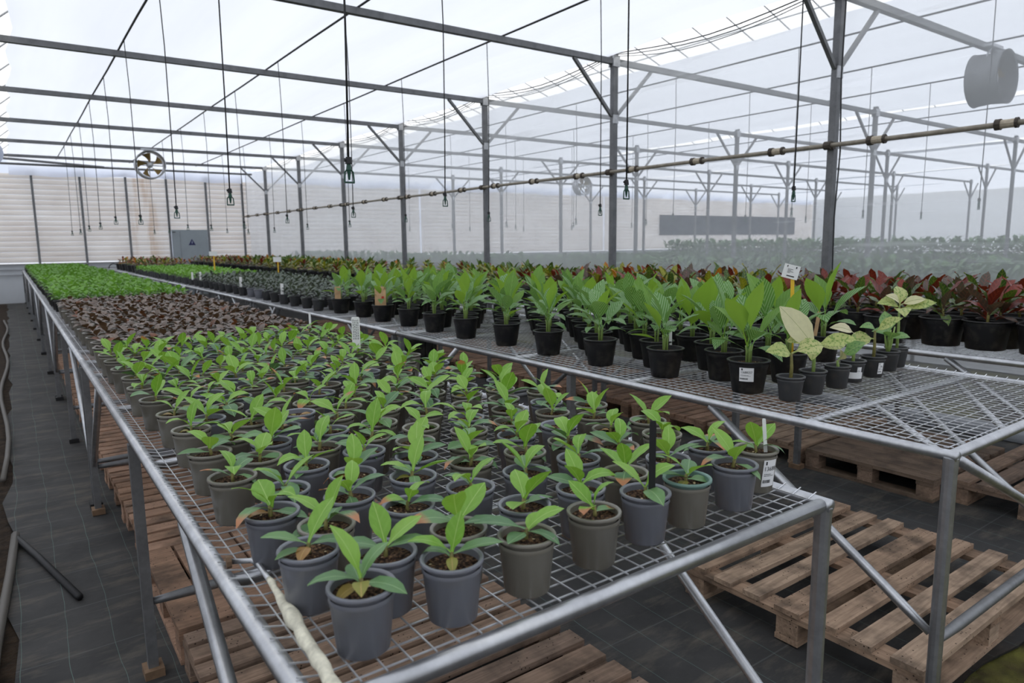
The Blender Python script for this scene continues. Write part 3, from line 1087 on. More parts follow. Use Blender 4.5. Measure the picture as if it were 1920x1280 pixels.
HERO = {
    (0, 0): [(0, 0, 1.1, 38, 1.15), (1, 1, .9, -80, .9), (1, 1, .38, 75, 1.0), (2, 0, .35, 157, .95), (1, 1, .12, -138, .95), (2, 0, .02, 100, .9), (1, 2, .2, -10, .8)],
    (0, 1): [(0, 1, .6, 60, .95), (0, 2, 1.3, -60, .85), (1, 0, .28, -115, 1.1), (2, 0, -.1, 150, .7), (1, 3, .3, 30, .8)],
    (0, 2): [(1, 0, .32, 62, 1.15), (0, 1, .7, -108, 1.0), (1, 1, .05, -152, .85), (1, 2, .1, 112, .75), (0, 0, .5, -60, .7)],
    (1, 0): [(0, 0, .9, -70, 1.1), (1, 0, .5, 82, 1.0), (1, 1, .28, -120, .9), (2, 0, .1, 140, .85), (1, 2, .05, 100, .75)],
    (1, 1): [(0, 2, 1.1, 0, .95), (0, 0, .6, -85, 1.0), (1, 1, .3, -112, 1.0), (1, 0, .5, 80, .95), (1, 1, .3, 60, .8)]}


def seedling(x, y, col, lab, grp, dens=0, bare=False, hero=None):
    R = RND
    if hero:
        e = empty('potted_seedling', (x, y, ZT), 0, lab, 'potted plant', grp)
        kid('pot', potA[col], e)
        kid('soil', soilA[0], e, (0, 0, P_H - .022))
        kid('stem', stemA[1], e, (0, 0, P_H - .022))
        for k, (f, v, el, az, sc) in enumerate(hero):
            kid('leaf', leafBm if f == 2 else SL[f][v], e, (0, 0, P_H + .012 - .003 * k), (el, R.uniform(-.15, .15), radians(az)), sc * .88)
        return e
    e = empty('potted_seedling', (x, y, ZT), R.uniform(0, 6.28), lab, 'potted plant', grp)
    kid('pot', potA[col], e)
    kid('soil', R.choice(soilA), e, (0, 0, P_H - .022))
    if bare:
        kid('leaf', leafBm, e, (0, 0, P_H - .02), (.1, 0, 1), 1)
        kid('leaf', leafBm, e, (0, 0, P_H - .02), (.0, 0, 3.4), .8)
        return e
    s = R.uniform(.86, 1.16)
    st = kid('stem', R.choice(stemA), e, (0, 0, P_H - .022), (R.uniform(-.12, .12), R.uniform(-.12, .12), 0), s)
    n = R.choice((4, 5, 5, 6))
    az = R.uniform(0, 6.28)
    z0 = P_H - .022 + .03 * s
    # upright young leaf
    kid('leaf', R.choice(SL[0]), e, (0, 0, z0 + .004), (R.uniform(.75, 1.3), R.uniform(-.3, .3), az), s * R.uniform(.8, 1.0))
    for i in range(n - 1):
        az += 2.4 + R.uniform(-.4, .4)
        fr = i / max(n - 2, 1)
        el = .72 - .75 * fr + R.uniform(-.18, .18)
        yg = i == 0 or (i == 1 and R.random() < .5)
        sc = s * R.uniform(.8, 1.0) * (1.0 if fr < .75 else .8)
        me = R.choice(SL[0 if yg else 1])
        kid('leaf', me, e, (0, 0, z0 - .012 * fr), (el, R.uniform(-.25, .25), az), sc)
    if R.random() < .25:
        kid('leaf', leafBm, e, (0, 0, z0 - .02), (R.uniform(-.1, .15), 0, R.uniform(0, 6.28)), R.uniform(.6, .95))
    return e


cols = {}
rows = []
y = 1.50
r = 0
G = 'green seedlings on the left bench'
fixed_col = {(0, 0): 'slate', (0, 1): 'slate', (0, 2): 'taupe', (0, 3): 'taupe', (0, 4): 'slate', (0, 5): 'teal', (0, 6): 'slate'}
FR = [[(.622, 1.50), (.872, 1.49), (1.118, 1.49), (1.385, 1.50), (1.632, 1.52), (1.846, 1.525), (2.105, 1.52)],
      [(.59, 1.775), (.750, 1.63), (.988, 1.645), (1.25, 1.675), (1.49, 1.68), (1.72, 1.70), (1.962, 1.715), (2.207, 1.72), (2.33, 1.585)]]
while y < 6.3:
    if r < 2:
        pts = FR[r]
    else:
        off = .0 if r % 2 else .12
        pts = []
        for i in range(8):
            x = .585 + off + i * .248 + RND.uniform(-.018, .018)
            yy_ = y + RND.uniform(-.02, .02) + .01 * i
            if r % 2 == 1 and i == 0: yy_ += .02
            if x < 2.36:
                pts.append((x, yy_))
    rows.append(pts)
    for i, (x, yy_) in enumerate(pts):
        c = fixed_col.get((r, i)) or RND.choice(('taupe', 'slate', 'taupe', 'slate', 'taupe') if r < 8 else ('taupe', 'taupe', 'taupe', 'slate'))
        if r in (1,) and i == 0: c = 'slate'
        if i == 0 and r in (3,): c = 'slate'
        if i == 0 and r in (5, 7, 9): c = 'taupe'
        nmcol = {'slate': 'slate grey', 'taupe': 'taupe grey', 'teal': 'teal-rimmed grey'}[c]
        seedling(x, yy_, c, 'green seedling in %s pot, left bench, %s row, %s from left' % (nmcol, ordn(r + 1), ordn(i + 1)), G, bare=(r, i) in ((4, 5), (9, 2)), hero=HERO.get((r, i)))
    r += 1
    y += .197
YB = y

# ---- brown-leaved plants
brownL = [leaf_mesh('brown_leaf', M['brownleaf'], L=.125, Wd=.066, pet=.2, bend=bd, fold=.25, nseg=5, cross=(-1, 0, 1)) for bd in (1.2, 1.7, .8)]
brownL.append(leaf_mesh('rusty_leaf', M['orangeleaf'], L=.12, Wd=.06, pet=.2, bend=1.0, fold=.3, nseg=5, cross=(-1, 0, 1)))
potB = pot_mesh('small_pot', .064, .083, P_H, M['taupe'], n=14, step=False)
y = YB + .06
r = 0
while y < 12.3:
    for i in range(8):
        x = .585 + (.12 if r % 2 else 0) + i * .248 + RND.uniform(-.015, .015)
        if x > 2.36: continue
        e = empty('brown_leaf_plant', (x, y + RND.uniform(-.015, .015), ZT), RND.uniform(0, 6.28), 'brown-leaved plant in grey pot, brown block, %s row, %s from left' % (ordn(r + 1), ordn(i + 1)), 'potted plant', 'brown-leaved plants on the left bench')
        kid('pot', potB, e)
        kid('soil', soilA[0], e, (0, 0, P_H - .022))
        n = 7
        az = RND.uniform(0, 6)
        for q in range(n):
            az += 2.4
            me = brownL[3] if RND.random() < .09 else brownL[RND.randrange(3)]
            kid('leaf', me, e, (0, 0, P_H - .02 + .02 * RND.random()), (1.15 - .13 * q + RND.uniform(-.1, .1), RND.uniform(-.3, .3), az), RND.uniform(.75, 1.05))
    r += 1
    y += .2
YL = y

# ---- foliage clumps (joined leaves) for small or distant plants
def clump(name, mats, n, L, Wd, el=(1.2, .1), seed=0, bend=1.0, base=.02, nseg=4, spread=0.0, hgt=0.0, power=.85, pet=.2):
    R = random.Random(seed)
    b = MB()
    az = R.uniform(0, 6)
    for q in range(n):
        az += 2.4 + R.uniform(-.2, .2)
        f = q / max(n - 1, 1)
        b.cur = R.randrange(len(mats)) if isinstance(mats, list) else 0
        vs, fs = leaf_pts(L=L * R.uniform(.8, 1.1), Wd=Wd, pet=pet, bend=bend * R.uniform(.6, 1.3), fold=.25, nseg=nseg, cross=(-1, 0, 1), power=power)
        b.add(xf(vs, az, el[0] + (el[1] - el[0]) * f + R.uniform(-.12, .12), R.uniform(-.3, .3), (R.uniform(-spread, spread), R.uniform(-spread, spread), base + hgt * (1 - f))), fs)
    return b


greenC = [clump('light_green_foliage', M['lightleaf'], 9, .115, .07, (1.2, .2), s, 1.1, hgt=.06).mesh('light_green_foliage', M['lightleaf'], True) for s in range(5)]
potC = pot_mesh('round_black_pot', .06, .078, .17, M['black'], n=12, step=False)
cnt = 0
y = YL + .03
r = 0
while y < 34.0 and cnt < 296:
    for i in range(8):
        x = .57 + (.12 if r % 2 else 0) + i * .248 + RND.uniform(-.015, .015)
        if x > 2.37: continue
        e = empty('leafy_potted_plant', (x, y + RND.uniform(-.015, .015), ZT), RND.uniform(0, 6.28), 'light green leafy plant in black pot, %s row behind the brown plants, %s from left' % (ordn(r + 1), ordn(i + 1)), 'potted plant', 'light green plants on the left bench')
        kid('pot', potC, e)
        kid('foliage', RND.choice(greenC), e, (0, 0, .14), sc=RND.uniform(.9, 1.15))
        cnt += 1
    r += 1
    y += .2
YG = y


def field(name, x0, x1, y0, y1, px, py_, mats, potmat, lab, L=.12, Wd=.07, n=7, potr=.075, poth=.16, seed=3, zt=ZT, el=(1.2, .2), parent=None, hgt=.05, jit=.02, solid=False):
    """far rows: one stuff object holding pots and foliage"""
    R = random.Random(seed)
    b = MB()
    protos = []
    for s in range(4):
        q = clump('x', [0] * (len(mats)), n, L, Wd, el, seed + s, 1.0, hgt=hgt, nseg=3)
        protos.append(q)
    y = y0
    r = 0
    while y < y1:
        x = x0 + (px / 2 if r % 2 else 0)
        while x < x1:
            cx, cy = x + R.uniform(-jit, jit), y + R.uniform(-jit, jit)
            b.cur = len(mats)
            b.lathe([(potr * .8, 0), (potr, poth), (potr * .9, poth), (.001, poth - .02)], 7, (cx, cy, zt))
            pr = R.choice(protos)
            a = R.uniform(0, 6.28)
            s_ = R.uniform(.85, 1.2)
            ca, sa = cos(a) * s_, sin(a) * s_
            vs = [(cx + v[0] * ca - v[1] * sa, cy + v[0] * sa + v[1] * ca, zt + poth - .02 + v[2] * s_) for v in pr.v]
            o = len(b.v)
            b.v.extend(vs)
            b.f.extend([tuple(i + o for i in f) for f in pr.f])
            sh = R.randrange(len(mats))
            b.mi.extend([(m + sh) % len(mats) for m in pr.mi])
            x += px
        y += py_
        r += 1
    return tag(b.build(name, list(mats) + [potmat]), lab, 'potted plants', kind='stuff')


field('potted_plants', .57, 2.37, YG, 34.2, .248, .2, [M['lightleaf']], M['black'], 'dense far rows of light green potted plants at the end of the left bench')

# ---- silver-veined plants in black pots on the middle bench
A_H = .212
potD = pot_mesh('black_pot', .098, .128, A_H, M['black'], lip=.009, n=22)
soilD = [soil_mesh('black_pot_soil', .117, 20 + s) for s in range(3)]
AG = [leaf_mesh('silver_leaf', M['aglao'], L=.36, Wd=.125, pet=.3, bend=bd, fold=fo, nseg=7, power=.8, peak=.85, pw=.035) for bd, fo in ((.5, .3), (1.0, .2), (1.6, .15))]
AP = [leaf_mesh('plain_leaf', M['aglaoP'], L=.36, Wd=.12, pet=.35, bend=bd, fold=fo, nseg=7, power=.85, peak=.8, pw=.035) for bd, fo in ((.2, .35), (.6, .3))]
stemD = []
for s in range(2):
    b = MB()
    for k in range(4):
        a = k * 1.57 + s
        b.tube([(.012 * cos(a), .012 * sin(a), -.02), (.016 * cos(a), .016 * sin(a), .09), (.022 * cos(a), .022 * sin(a), .12)], [.008, .006, .005], 5)
    stemD.append(b.mesh('clustered_stems', M['stem'], True))


def aglao(x, y, lab, big=1.0, n=9):
    R = RND
    e = empty('silver_vein_plant', (x, y, ZT), R.uniform(0, 6.28), lab, 'potted plant', 'silver-veined plants on the middle bench')
    kid('pot', potD, e)
    kid('soil', R.choice(soilD), e, (0, 0, A_H - .03))
    kid('stem', R.choice(stemD), e, (0, 0, A_H - .03))
    s = big * R.uniform(.85, 1.12)
    az = R.uniform(0, 6)
    for q in range(n):
        az += 2.4 + R.uniform(-.3, .3)
        f = q / (n - 1)
        el = 1.36 - 1.0 * f + R.uniform(-.12, .12)
        me = R.choice(AP) if (q == 0 and R.random() < .75) or R.random() < .25 else R.choice(AG[:2] if f < .6 else AG[1:])
        kid('leaf', me, e, (.012 * cos(az), .012 * sin(az), A_H + .04 + .05 * (1 - f)), (el, R.uniform(-.2, .2), az), s * (1.0 - .35 * f) * R.uniform(.85, 1.05))
    return e


sp = {}
r = 0
y = 2.68
while y < 9.75:
    i = 0
    for x in [3.79 + (.235 if r % 2 else 0) + .47 * k for k in range(4)]:
        if (r == 0 or r == 1) and i > 1: break
        if x > 5.45: break
        xx, yy_ = x + RND.uniform(-.03, .03), y + RND.uniform(-.03, .03)
        if (r, i) == (0, 0): xx, yy_ = 3.83, 2.69
        if (r, i) == (0, 1): xx, yy_ = 4.29, 2.70
        e = aglao(xx, yy_, 'silver-veined leafy plant in black pot, middle bench, %s row, %s from its left rail' % (ordn(r + 1), ordn(i + 1)), 1.22 if y < 4.5 else 1.12)
        sp[(r, i)] = e
        i += 1
    r += 1
    y += .335
sp[(1, 3)] = aglao(5.28, 3.02, 'tall silver-veined plant in black pot beside the speckled cream plants', 1.3)

# ---- small grey-green plants, light green rows and far crotons on the middle bench
greyC = [clump('g', M['greyleaf'], 11, .13, .05, (1.3, .15), s, 1.2, hgt=.06).mesh('grey_green_foliage', M['greyleaf'], True) for s in range(5)]
potE = pot_mesh('charcoal_pot', .066, .085, .165, M['charcoal'], n=12, step=False)
potE2 = pot_mesh('slate_pot', .066, .085, .165, M['slate'], n=12, step=False)
y = 9.95
r = 0
while y < 18.4:
    for i in range(8):
        x = 3.64 + (.12 if r % 2 else 0) + i * .25 + RND.uniform(-.02, .02)
        if x > 5.48: continue
        e = empty('grey_leaf_plant', (x, y, ZT), RND.uniform(0, 6.28), 'grey-green small-leaved plant, middle bench, %s row behind the black pots, %s from left' % (ordn(r + 1), ordn(i + 1)), 'potted plant', 'grey-green plants on the middle bench')
        kid('pot', potE2 if (r in (11, 12, 13, 14) and i == 0) else potE, e)
        kid('foliage', RND.choice(greyC), e, (0, 0, .14), sc=RND.uniform(.9, 1.25))
    r += 1
    y += .25
field('potted_plants', 3.62, 5.5, 18.55, 27.6, .24, .22, [M['lightleaf']], M['charcoal'], 'light green rows of small potted plants far along the middle bench', seed=9)
field('potted_plants', 3.75, 5.5, 27.9, 33.0, .42, .42, M['cro'], M['black'], 'red and olive crotons in black pots at the far end of the middle bench', L=.22, Wd=.07, n=11, potr=.17, poth=.25, seed=12, hgt=.1)

# ---- crotons on the right bench
C_H = .255
potF = pot_mesh('wide_black_pot', .152, .185, C_H, M['black'], lip=.01, n=22)
soilF = soil_mesh('wide_pot_soil', .172, 44)
CL = [leaf_mesh('croton_leaf', m, L=.29, Wd=.088, pet=.15, bend=bd, fold=.25, nseg=6, cross=(-1, 0, 1), wav=.5, power=.55) for m in M['cro'] for bd in (.5, 1.0)]
CW = [[0, 1, 8, 9, 2, 3, 8], [0, 1, 2, 8, 9, 3], [2, 3, 8, 9, 0], [4, 6, 7, 2, 3], [6, 7, 2, 0]]
croC = []
for s in range(6):
    ms = [M['cro'][i] for i in ((0, 1), (0, 1), (1, 3), (3, 2), (3, 1), (1, 3))[s]]
    croC.append(clump('c', ms, 14, .22, .075, (1.35, .1), 60 + s, .8, hgt=.12, power=.55).mesh('croton_foliage', ms, True))
b = MB(); b.tube([(0, 0, -.02), (.01, 0, .06), (0, .005, .15)], [.014, .012, .009], 6); stemF = b.mesh('woody_stem', M['redstem'], True)
nC = 0
r = 0
y = 1.62
while y < 33.6 and nC < 298:
    pts = [6.69 + (.22 if r % 2 else 0) + .43 * k for k in range(5)]
    i = 0
    for x in pts:
        if x > 8.5: break
        xx, yy_ = x + RND.uniform(-.014, .014), y + RND.uniform(-.014, .014)
        if (r, i) == (2, 0): xx, yy_ = 6.92, 2.45
        near = y < 8.2
        e = empty('croton_plant', (xx, yy_, ZT), RND.uniform(0, 6.28), 'croton in black pot, right bench, %s row from the front, %s from its left rail' % (ordn(r + 1), ordn(i + 1)), 'potted plant', 'crotons on the right bench')
        kid('pot', potF, e)
        if near:
            kid('soil', soilF, e, (0, 0, C_H - .035))
            kid('stem', stemF, e, (0, 0, C_H - .035))
            pal = CW[RND.randrange(2)] if y < 4.2 else CW[RND.randrange(5)]
            az = RND.uniform(0, 6)
            for q in range(12):
                az += 2.4 + RND.uniform(-.2, .2)
                f = q / 11
                kid('leaf', CL[RND.choice(pal)], e, (0, 0, C_H + .1 - .1 * f), (1.3 - 1.1 * f + RND.uniform(-.15, .15), RND.uniform(-.3, .3), az), RND.uniform(.85, 1.2))
        else:
            k_ = RND.choice((3, 4, 2, 5, 4, 0)) if y > 10 else RND.randrange(6)
            kid('foliage', croC[k_], e, (0, 0, C_H - .03), sc=RND.uniform(.95, 1.2))
        nC += 1
        i += 1
    r += 1
    y += .40
if y < 33.4:
    field('potted_plants', 6.7, 8.5, y, 33.6, .425, .42, M['cro'], M['black'], 'last far rows of crotons on the right bench', L=.22, Wd=.07, n=11, potr=.17, poth=.25, seed=21, hgt=.1)

# ---- speckled cream plants: seven small pots at the front of the middle bench
potS = pot_mesh('small_charcoal_pot', .062, .081, .152, M['charcoal'], lip=.006, n=22)
soilS = soil_mesh('small_pot_soil', .073, 70)
def lf(mat, L, Wd, bend, pet=.2, fold=.2, power=.9):
    return leaf_mesh('variegated_leaf', M[mat], L=L, Wd=Wd, pet=pet, bend=bend, fold=fold, nseg=6, power=power, peak=.8)
VL = {'big': lf('cream', .36, .2, .3, .1, .06, .75), 'c': lf('creamspot', .17, .09, 1.3), 'c2': lf('creamspot', .20, .08, .6), 'g': lf('greenspot', .19, .095, .5, .3), 'g2': lf('greenspot', .15, .06, 1.6), 'cw': lf('cream', .17, .07, 1.2)}
AZ = {'L': radians(55), 'R': radians(-125), 'T': radians(-55), 'A': radians(125), 'B': radians(-8)}   # left / right / away / toward the lens
small = [
    (3.82, 2.38, 'small charcoal pot with a bare twig, first of the cream plant row', [('c', .15, .6, 'L'), ('c', .16, .7, 'R')], .16, 'redstem'),
    (4.10, 2.40, 'small pot with one very large cream leaf standing upright', [('big', .17, 1.25, 'B'), ('c', .2, .35, 'L'), ('c2', .18, .5, 'R'), ('c', .15, .1, 'A'), ('c2', .17, .2, 'R')], .19, 'stem'),
    (4.39, 2.40, 'small pot with a single oval pale green leaf', [('g', .06, 1.1, 'R'), ('cw', .04, 1.3, 'L')], .05, 'stem'),
    (4.66, 2.44, 'small black pot with a wide white label and one cream leaf', [('cw', .2, .7, 'L')], .2, 'stem'),
    (4.94, 2.44, 'small charcoal pot with narrow speckled leaves and a side label', [('g2', .2, .7, 'L'), ('c2', .19, 1.1, 'R'), ('c', .14, .1, 'L')], .2, 'redstem'),
    (5.25, 2.49, 'small charcoal pot with a round dark green leaf among low shoots', [('g', .1, 1.2, 'T'), ('g2', .12, .9, 'L'), ('g2', .1, .6, 'R'), ('g', .08, .6, 'A')], .12, 'stem'),
    (5.47, 2.53, 'last small pot of the row, with a cluster of cream speckled leaves on top', [('c', .32, .6, 'L'), ('cw', .34, .8, 'R'), ('c', .33, 1.3, 'T'), ('c2', .31, .5, 'R'), ('c', .3, .2, 'A'), ('cw', .33, 1.1, 'L')], .33, 'stem')]
SMALL = []
for k, (x, y, lb, lv, sh, sm) in enumerate(small):
    e = empty('cream_leaf_plant', (x, y, ZT), 0, lb, 'potted plant', 'small cream-leaved plants')
    kid('pot', potS, e)
    kid('soil', soilS, e, (0, 0, .122))
    if k == 5:
        for q in range(5):
            b = MB(); b.tube([(0, 0, .12), (.02 * cos(q * 1.3), .02 * sin(q * 1.3), .2), (.035 * cos(q * 1.3), .035 * sin(q * 1.3), .25 + .02 * q)], [.01, .008, .005], 5)
            kid('stem', b.mesh('shoot', M['stem'], True), e)
    b = MB(); b.tube([(0, 0, .11), (.006, 0, .12 + sh * .5), (-.004, 0, .13 + sh)], [.012, .010, .007], 6)
    kid('stem', b.mesh('small_stem', M[sm], True), e)
    for (nm, zo, el, dr) in lv:
        kid('leaf', VL[nm], e, (0, 0, .13 + zo), (el, {'L': -.8, 'R': .8, 'B': -.5}.get(dr, 0) + RND.uniform(-.12, .12), AZ[dr] + (RND.uniform(-.3, .3) if nm != 'big' else 0)), RND.uniform(1.1, 1.3) if nm != 'big' else .95)
    SMALL.append(e)


# ==================================================================== TAGS, STICKERS, STAKES
def text_mesh(s, h):
    cu = bpy.data.curves.new('txt', 'FONT')
    cu.body = s
    cu.size = h
    cu.align_x = 'CENTER'
    cu.resolution_u = 2
    o = bpy.data.objects.new('txt', cu)
    me = bpy.data.meshes.new_from_object(o)
    vs = [tuple(v.co) for v in me.vertices]
    fs = [tuple(p.vertices) for p in me.polygons]
    bpy.data.objects.remove(o)
    bpy.data.meshes.remove(me)
    bpy.data.curves.remove(cu)
    return vs, fs


def sticker(e, r0, r1, h, z0, z1, ang, wid, text=None, bars=True, lab='white printed sticker'):
    """curved sticker on a tapering pot; ang = world direction it faces"""
    a0 = ang - e.rotation_euler.z
    def P(u, z, off):
        rr = r0 + (r1 - r0) * z / h + off
        a = a0 + u / rr
        return (rr * cos(a), rr * sin(a), z)
    b = MB()
    N = 8
    vs = [P(-wid / 2 + wid * i / N, z, .0025) for i in range(N + 1) for z in (z0, z1)]
    b.add(vs, [(2 * i, 2 * i + 2, 2 * i + 3, 2 * i + 1) for i in range(N)])
    st = kid('sticker', b.mesh('sticker', M['paper'], True), e)
    st['label'] = lab
    b = MB()
    H = z1 - z0
    def bar(u0, u1, v0, v1):
        n = 3
        vs = []
        for i in range(n + 1):
            u = u0 + (u1 - u0) * i / n
            vs += [P(u, z0 + H * v0, .0035), P(u, z0 + H * v1, .0035)]
        b.add(vs, [(2 * i, 2 * i + 2, 2 * i + 3, 2 * i + 1) for i in range(n)])
    if bars:
        R = random.Random(5)
        u = -wid * .44
        while u < wid * .1:
            w_ = R.uniform(.0012, .0028)
            bar(u, u + w_, .14, .26)
            u += w_ + R.uniform(.001, .0022)
        for v, uu in ((.46, .05), (.40, .3)):
            u = -wid * .4
            while u < wid * uu:
                w_ = R.uniform(.003, .009)
                bar(u, u + w_, v, v + .022)
                u += w_ + .0018
        bar(-wid * .36, -wid * .26, .82, .95)
    if text:
        tv, tf = text_mesh(text, H * .2 * U)
        mx = max(v[0] for v in tv) - min(v[0] for v in tv)
        k = min(1 / U, wid * .82 / mx)
        b.add([P(v[0] * k, z0 + H * .6 + v[1] * min(k, 1 / U) * 1.15, .0037) for v in tv], tf)
    kid('print', b.mesh('sticker_print', M['ink']), st)


# facing angle from each pot towards the lens
def face(x, y, d=0.0):
    return math.atan2(-y, -x) + d
sticker(sp[(0, 0)], .098, .128, A_H, .085, .175, face(3.83, 2.69, -.08), .09, '13688257', lab='white sticker with the number 13688257')
sticker(SMALL[3], .062, .081, .152, .03, .075, face(4.66, 2.39, .1), .13, None, False)
sticker(SMALL[3], .062, .081, .152, .075, .112, face(4.66, 2.39, .62), .03, None, True)
sticker(SMALL[4], .062, .081, .152, .03, .11, face(4.96, 2.43, .75), .04, '136', True)
lastp = None
for o in bpy.data.objects:
    if o.get('label', '').startswith('green seedling') and 'second row, ninth from left' in o['label']:
        lastp = o
if lastp:
    sticker(lastp, .064, .083, P_H, .03, .14, face(2.33, 1.585, .75), .06, '13688', True, 'white printed sticker')


def stake(x, y, z0, z1, w, mat, lab, rz, lean=(0, 0), tagw=None, tagh=None, cat='plant tag', grp=None, prt=False, tilt=0.0, tagmat='white'):
    e = empty('plant_label', (x, y, z0), rz, lab, cat, grp)
    b = MB()
    H = z1 - z0
    vs = []
    for (t_, ww) in ((0, w * .5), (.08, w), (.95, w), (1, w * .8)):
        for s in (-1, 1):
            for d in (-.0015, .0015):
                vs.append((s * ww / 2 + lean[0] * t_, d + lean[1] * t_, H * t_))
    fs = []
    for i in range(3):
        a = i * 4
        fs += [(a, a + 2, a + 6, a + 4), (a + 1, a + 5, a + 7, a + 3), (a, a + 4, a + 5, a + 1), (a + 2, a + 3, a + 7, a + 6)]
    fs += [(0, 1, 3, 2), (12, 14, 15, 13)]
    b.add(vs, fs)
    kid('stake', b.mesh('stake', M[mat]), e)
    if tagw:
        b = MB(); b.box((0, -.004, 0), (tagw, .003, tagh))
        c = kid('card', b.mesh('card', M[tagmat]), e, (lean[0] - .01, lean[1] - .002, H - tagh * .12), (0, tilt, 0))
        if prt:
            b = MB()
            for (u, v, w_, h_) in ((-.03, .034, .006, .012), (.028, .034, .008, .012), (-.006, .016, .034, .003), (-.012, .008, .022, .0025), (-.004, 0, .038, .0025), (-.014, -.008, .018, .0025), (.004, -.03, .05, .007)):
                b.box((u, -.0065, v), (w_, .001, h_))
            kid('print', b.mesh('card_print', M['ink']), c)
    elif prt:
        b = MB()
        R = random.Random(9)
        for q in range(4):
            v = .35 * H
            while v < H * .92:
                l = R.uniform(.006, .02)
                b.box((-w * .3 + q * w * .2, -.003, v + l / 2), (.004, .001, l)); v += l + .006
        kid('print', b.mesh('stake_print', M['ink']), e)
    return e


CAMZ = radians(-35.8)
def rimz(h): return ZT + h
# white tag with handwriting in a seedling pot, towards the middle of the left bench
stake(2.13, 5.02, ZT + .15, ZT + .42, .062, 'white', 'white upright tag with black handwriting in a seedling pot', CAMZ, prt=True)
stake(1.63, 1.49, ZT + .12, -.575, .022, 'blackrub', 'tall narrow black plastic stake in a front row seedling pot', CAMZ, (.0, 0))
stake(2.36, 1.56, ZT + .12, -.70, .014, 'white', 'thin white curled stake in the pot at the front right corner', CAMZ, (-.015, 0))
stake(4.35, 2.71, ZT + .18, -.215, .024, 'yellow', 'yellow stake carrying a tilted white card above the silver-veined plants', radians(-58), (-.02, 0), .105, .095, prt=True, tilt=.25)
stake(5.22, 3.06, ZT + .17, ZT + .40, .03, 'card', 'small brown wooden stake beside the big cream leaf', CAMZ, (.03, 0))
e = stake(3.72, 9.35, ZT + .17, ZT + .38, .085, 'card', 'tan cardboard tag in the last black pot before the grey plants', CAMZ)
e = stake(3.74, 8.0, ZT + .17, ZT + .44, .14, 'card', 'tan cardboard tag with red mark between silver-veined plants', CAMZ)
b = MB(); b.box((.03, -.004, .13), (.03, .001, .04)); kid('print', b.mesh('red_mark', M['redink']), e)
stake(4.06, 3.55, ZT + .17, ZT + .30, .022, 'white', 'short white tag in a black pot among silver-veined plants', CAMZ)
for k, (x, y, h, lb) in enumerate(((3.6, 11.44, .2, 'nearest white tag'), (3.6, 13.94, .22, 'second white tag'), (3.6, 17.42, .22, 'third white tag'), (3.62, 18.4, .18, 'farthest white tag'))):
    stake(x, y, ZT + .13, ZT + .14 + h, .05, 'white', lb + ' among the grey-green plants on the middle bench', CAMZ, grp='white tags in the grey-green plants')
stake(2.33, 12.6, ZT + .1, ZT + .3, .05, 'white', 'white tag at the right edge of the brown-leaved plants', CAMZ)
stake(2.33, 6.6, ZT + .12, ZT + .32, .02, 'white', 'thin white stake between the green seedlings and brown plants', CAMZ)
stake(4.6, 20.4, ZT + .1, ZT + .75, .035, 'yellow', 'far yellow stake with white card above the light green plants', CAMZ, tagw=.22, tagh=.12)
stake(5.35, 17.2, ZT + .1, ZT + .62, .03, 'yellow', 'short yellow stake with white card before the croton row', CAMZ, tagw=.2, tagh=.12)

# hooked rod with peeling tape lying on the near bench corner
e = empty('hooked_rod', (.5, 1.5, ZT), 0, 'bent metal rod with peeling white tape handle on the near bench corner', 'rod')
b = MB(); b.tube([(.468, 2.165, -.975), (.525, 2.125, -.972), (.535, 2.09, -.97), (.527, 1.93, -.965)], .0085, 8); b.build('metal_rod', M['galv'], e, smooth=True)
b = MB(); b.tube([(.46, 2.165, -.975), (.475, 2.163, -.975)], .02, 8); b.build('rod_tip', M['footwood'], e)
pts = []
rs = []
for i in range(26):
    t_ = i / 25
    pts.append((.527 - .05 * t_ + .0015 * sin(i * 2.2), 1.95 - .85 * t_, -.962 + .003 * sin(i)))
    rs.append(.008 + .009 * min(t_ * 3, 1) + .0018 * sin(i * 1.9) + (.0045 if i in (6, 7, 8) else 0))
b = MB(); b.tube(pts, rs, 10); b.build('taped_handle', M['cloth'], e, smooth=True)

# things on the floor
b = MB(); b.tube([(-.17, 6.72, FLOOR + .05), (-.03, 6.2, FLOOR + .035), (.18, 5.28, FLOOR + .03)], .024, 8); tag(b.build('black_pipe', M['blackrub'], smooth=True), 'black pipe piece lying across the ground fabric', 'pipe')
b = MB(); b.tube([(-.16, 6.75, FLOOR + .05), (-.2, 6.0, FLOOR + .03), (-.27, 4.9, FLOOR + .03), (-.3, 4.2, FLOOR + .03)], .03, 8); tag(b.build('dark_hose', M['hose'], smooth=True), 'dark hose lying along the left edge of the ground fabric', 'hose')
b = MB(); b.tube([(-.25 + .05 * sin(i * .8), 8.5 + i * .9, FLOOR + .04) for i in range(22)], .028, 6); tag(b.build('garden_hose', M['hose'], smooth=True), 'grey hose winding over the soil at far left', 'hose')
b = MB(); b.tube([(3.55 + .18 * cos(a), 33.4, -.95 + .2 * sin(a)) for a in [i * pi / 8 for i in range(9)]], .018, 6); tag(b.build('hose_loop', M['blackrub'], smooth=True), 'small black hoop at the far end of the middle bench', 'hose')
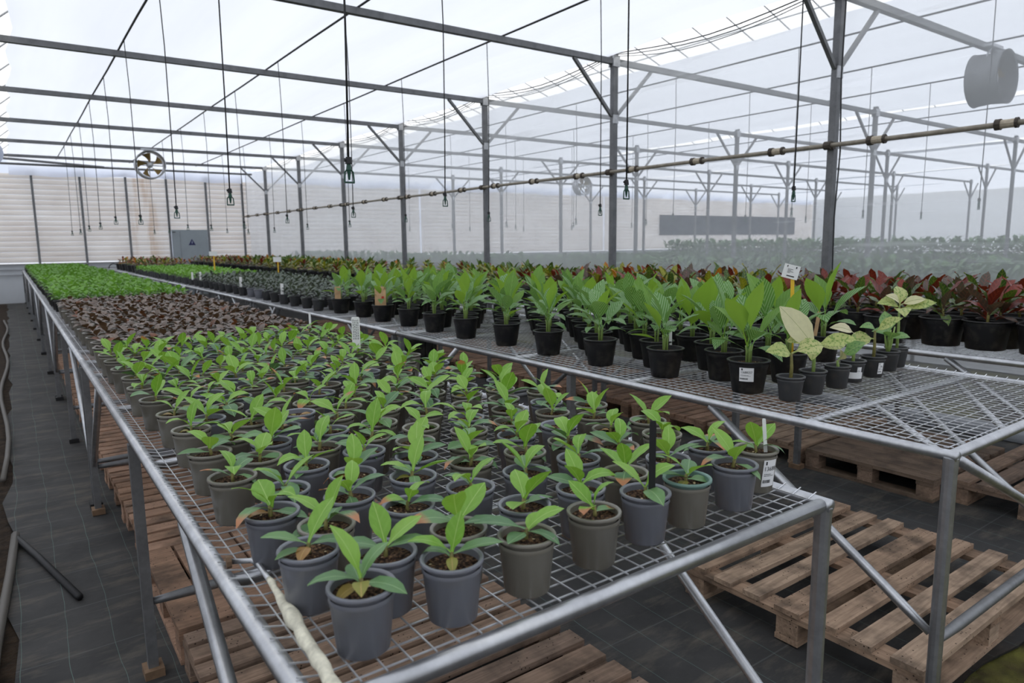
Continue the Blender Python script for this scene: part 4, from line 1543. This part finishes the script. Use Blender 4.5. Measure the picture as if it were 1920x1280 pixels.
e = empty('black_crate', (3.95, 7.6, FLOOR + .01), 0, 'tall stack of black plant crates under the middle bench', 'crate')
for k in range(4):
    b = MB(); zc = FLOOR + .01 + .31 * k
    b.box((3.95, 7.6, zc + .13), (.5, .36, .24)); b.box((3.95, 7.6, zc + .26), (.54, .4, .035))
    for i in range(5):
        b.box((3.75 + .1 * i, 7.415, zc + .13), (.02, .02, .22))
    b.build('crate', M['black'], e)

# white puddle mark: pale rolled film lying on the ground behind the right bench legs
b = MB(); b.tube([(9.3, 1.5, FLOOR + .08), (9.35, 5, FLOOR + .09), (9.3, 12, FLOOR + .08)], .09, 10); tag(b.build('rolled_film', M['wallfilm'], smooth=True), 'roll of pale film on the floor behind the right bench', 'film roll')

# ==================================================================== BAYS BEYOND THE FILM
nb = 0
for kb in range(3):
    for kk, dx in enumerate((1.1, 4.2, 7.2)):
        x0 = XC + 9.85 * kb + dx
        x1 = x0 + 2.0
        nb += 1
        e = empty('growing_bench', (x0, 1.5, FLOOR), label='bench of green plants seen through the hazy film, %s beyond it' % ordn(nb), cat='bench', group='benches beyond the film')
        b = MB(); b.box(((x0 + x1) / 2, 17.5, ZR), (2.0, 32, .05)); b.build('bench_top', M['gutter'] if nb < 9 else M['palefloor'], e)
        for y in [1.6 + 4.55 * q for q in range(8)]:
            for x in (x0 + .05, x1 - .05):
                b = MB(); b.box((x, y, (ZR + FLOOR) / 2), (.06, .06, ZR - FLOOR - .04)); b.build('leg', M['leg'], e)
        field('potted_plants', x0 + .12, x1 - .1, 1.7, 33.2 if kb < 2 else 33, .3, .34 if kb < 1 else .5, [M['hazeleaf'], M['hazeleafB']], M['black'], 'green potted plants on the %s bench beyond the hazy film' % ordn(nb), L={1: .22, 9: .5}.get(nb, .1), Wd={1: .11, 9: .2}.get(nb, .06), n=8, potr=.12, poth=.34 if nb == 1 else .14, seed=40 + nb, hgt={1: .12, 9: .45}.get(nb, .03))

# ------------------------------------------------------------------ tidy helper properties
for o in bpy.data.objects:
    if '_o' in o:
        del o['_o']
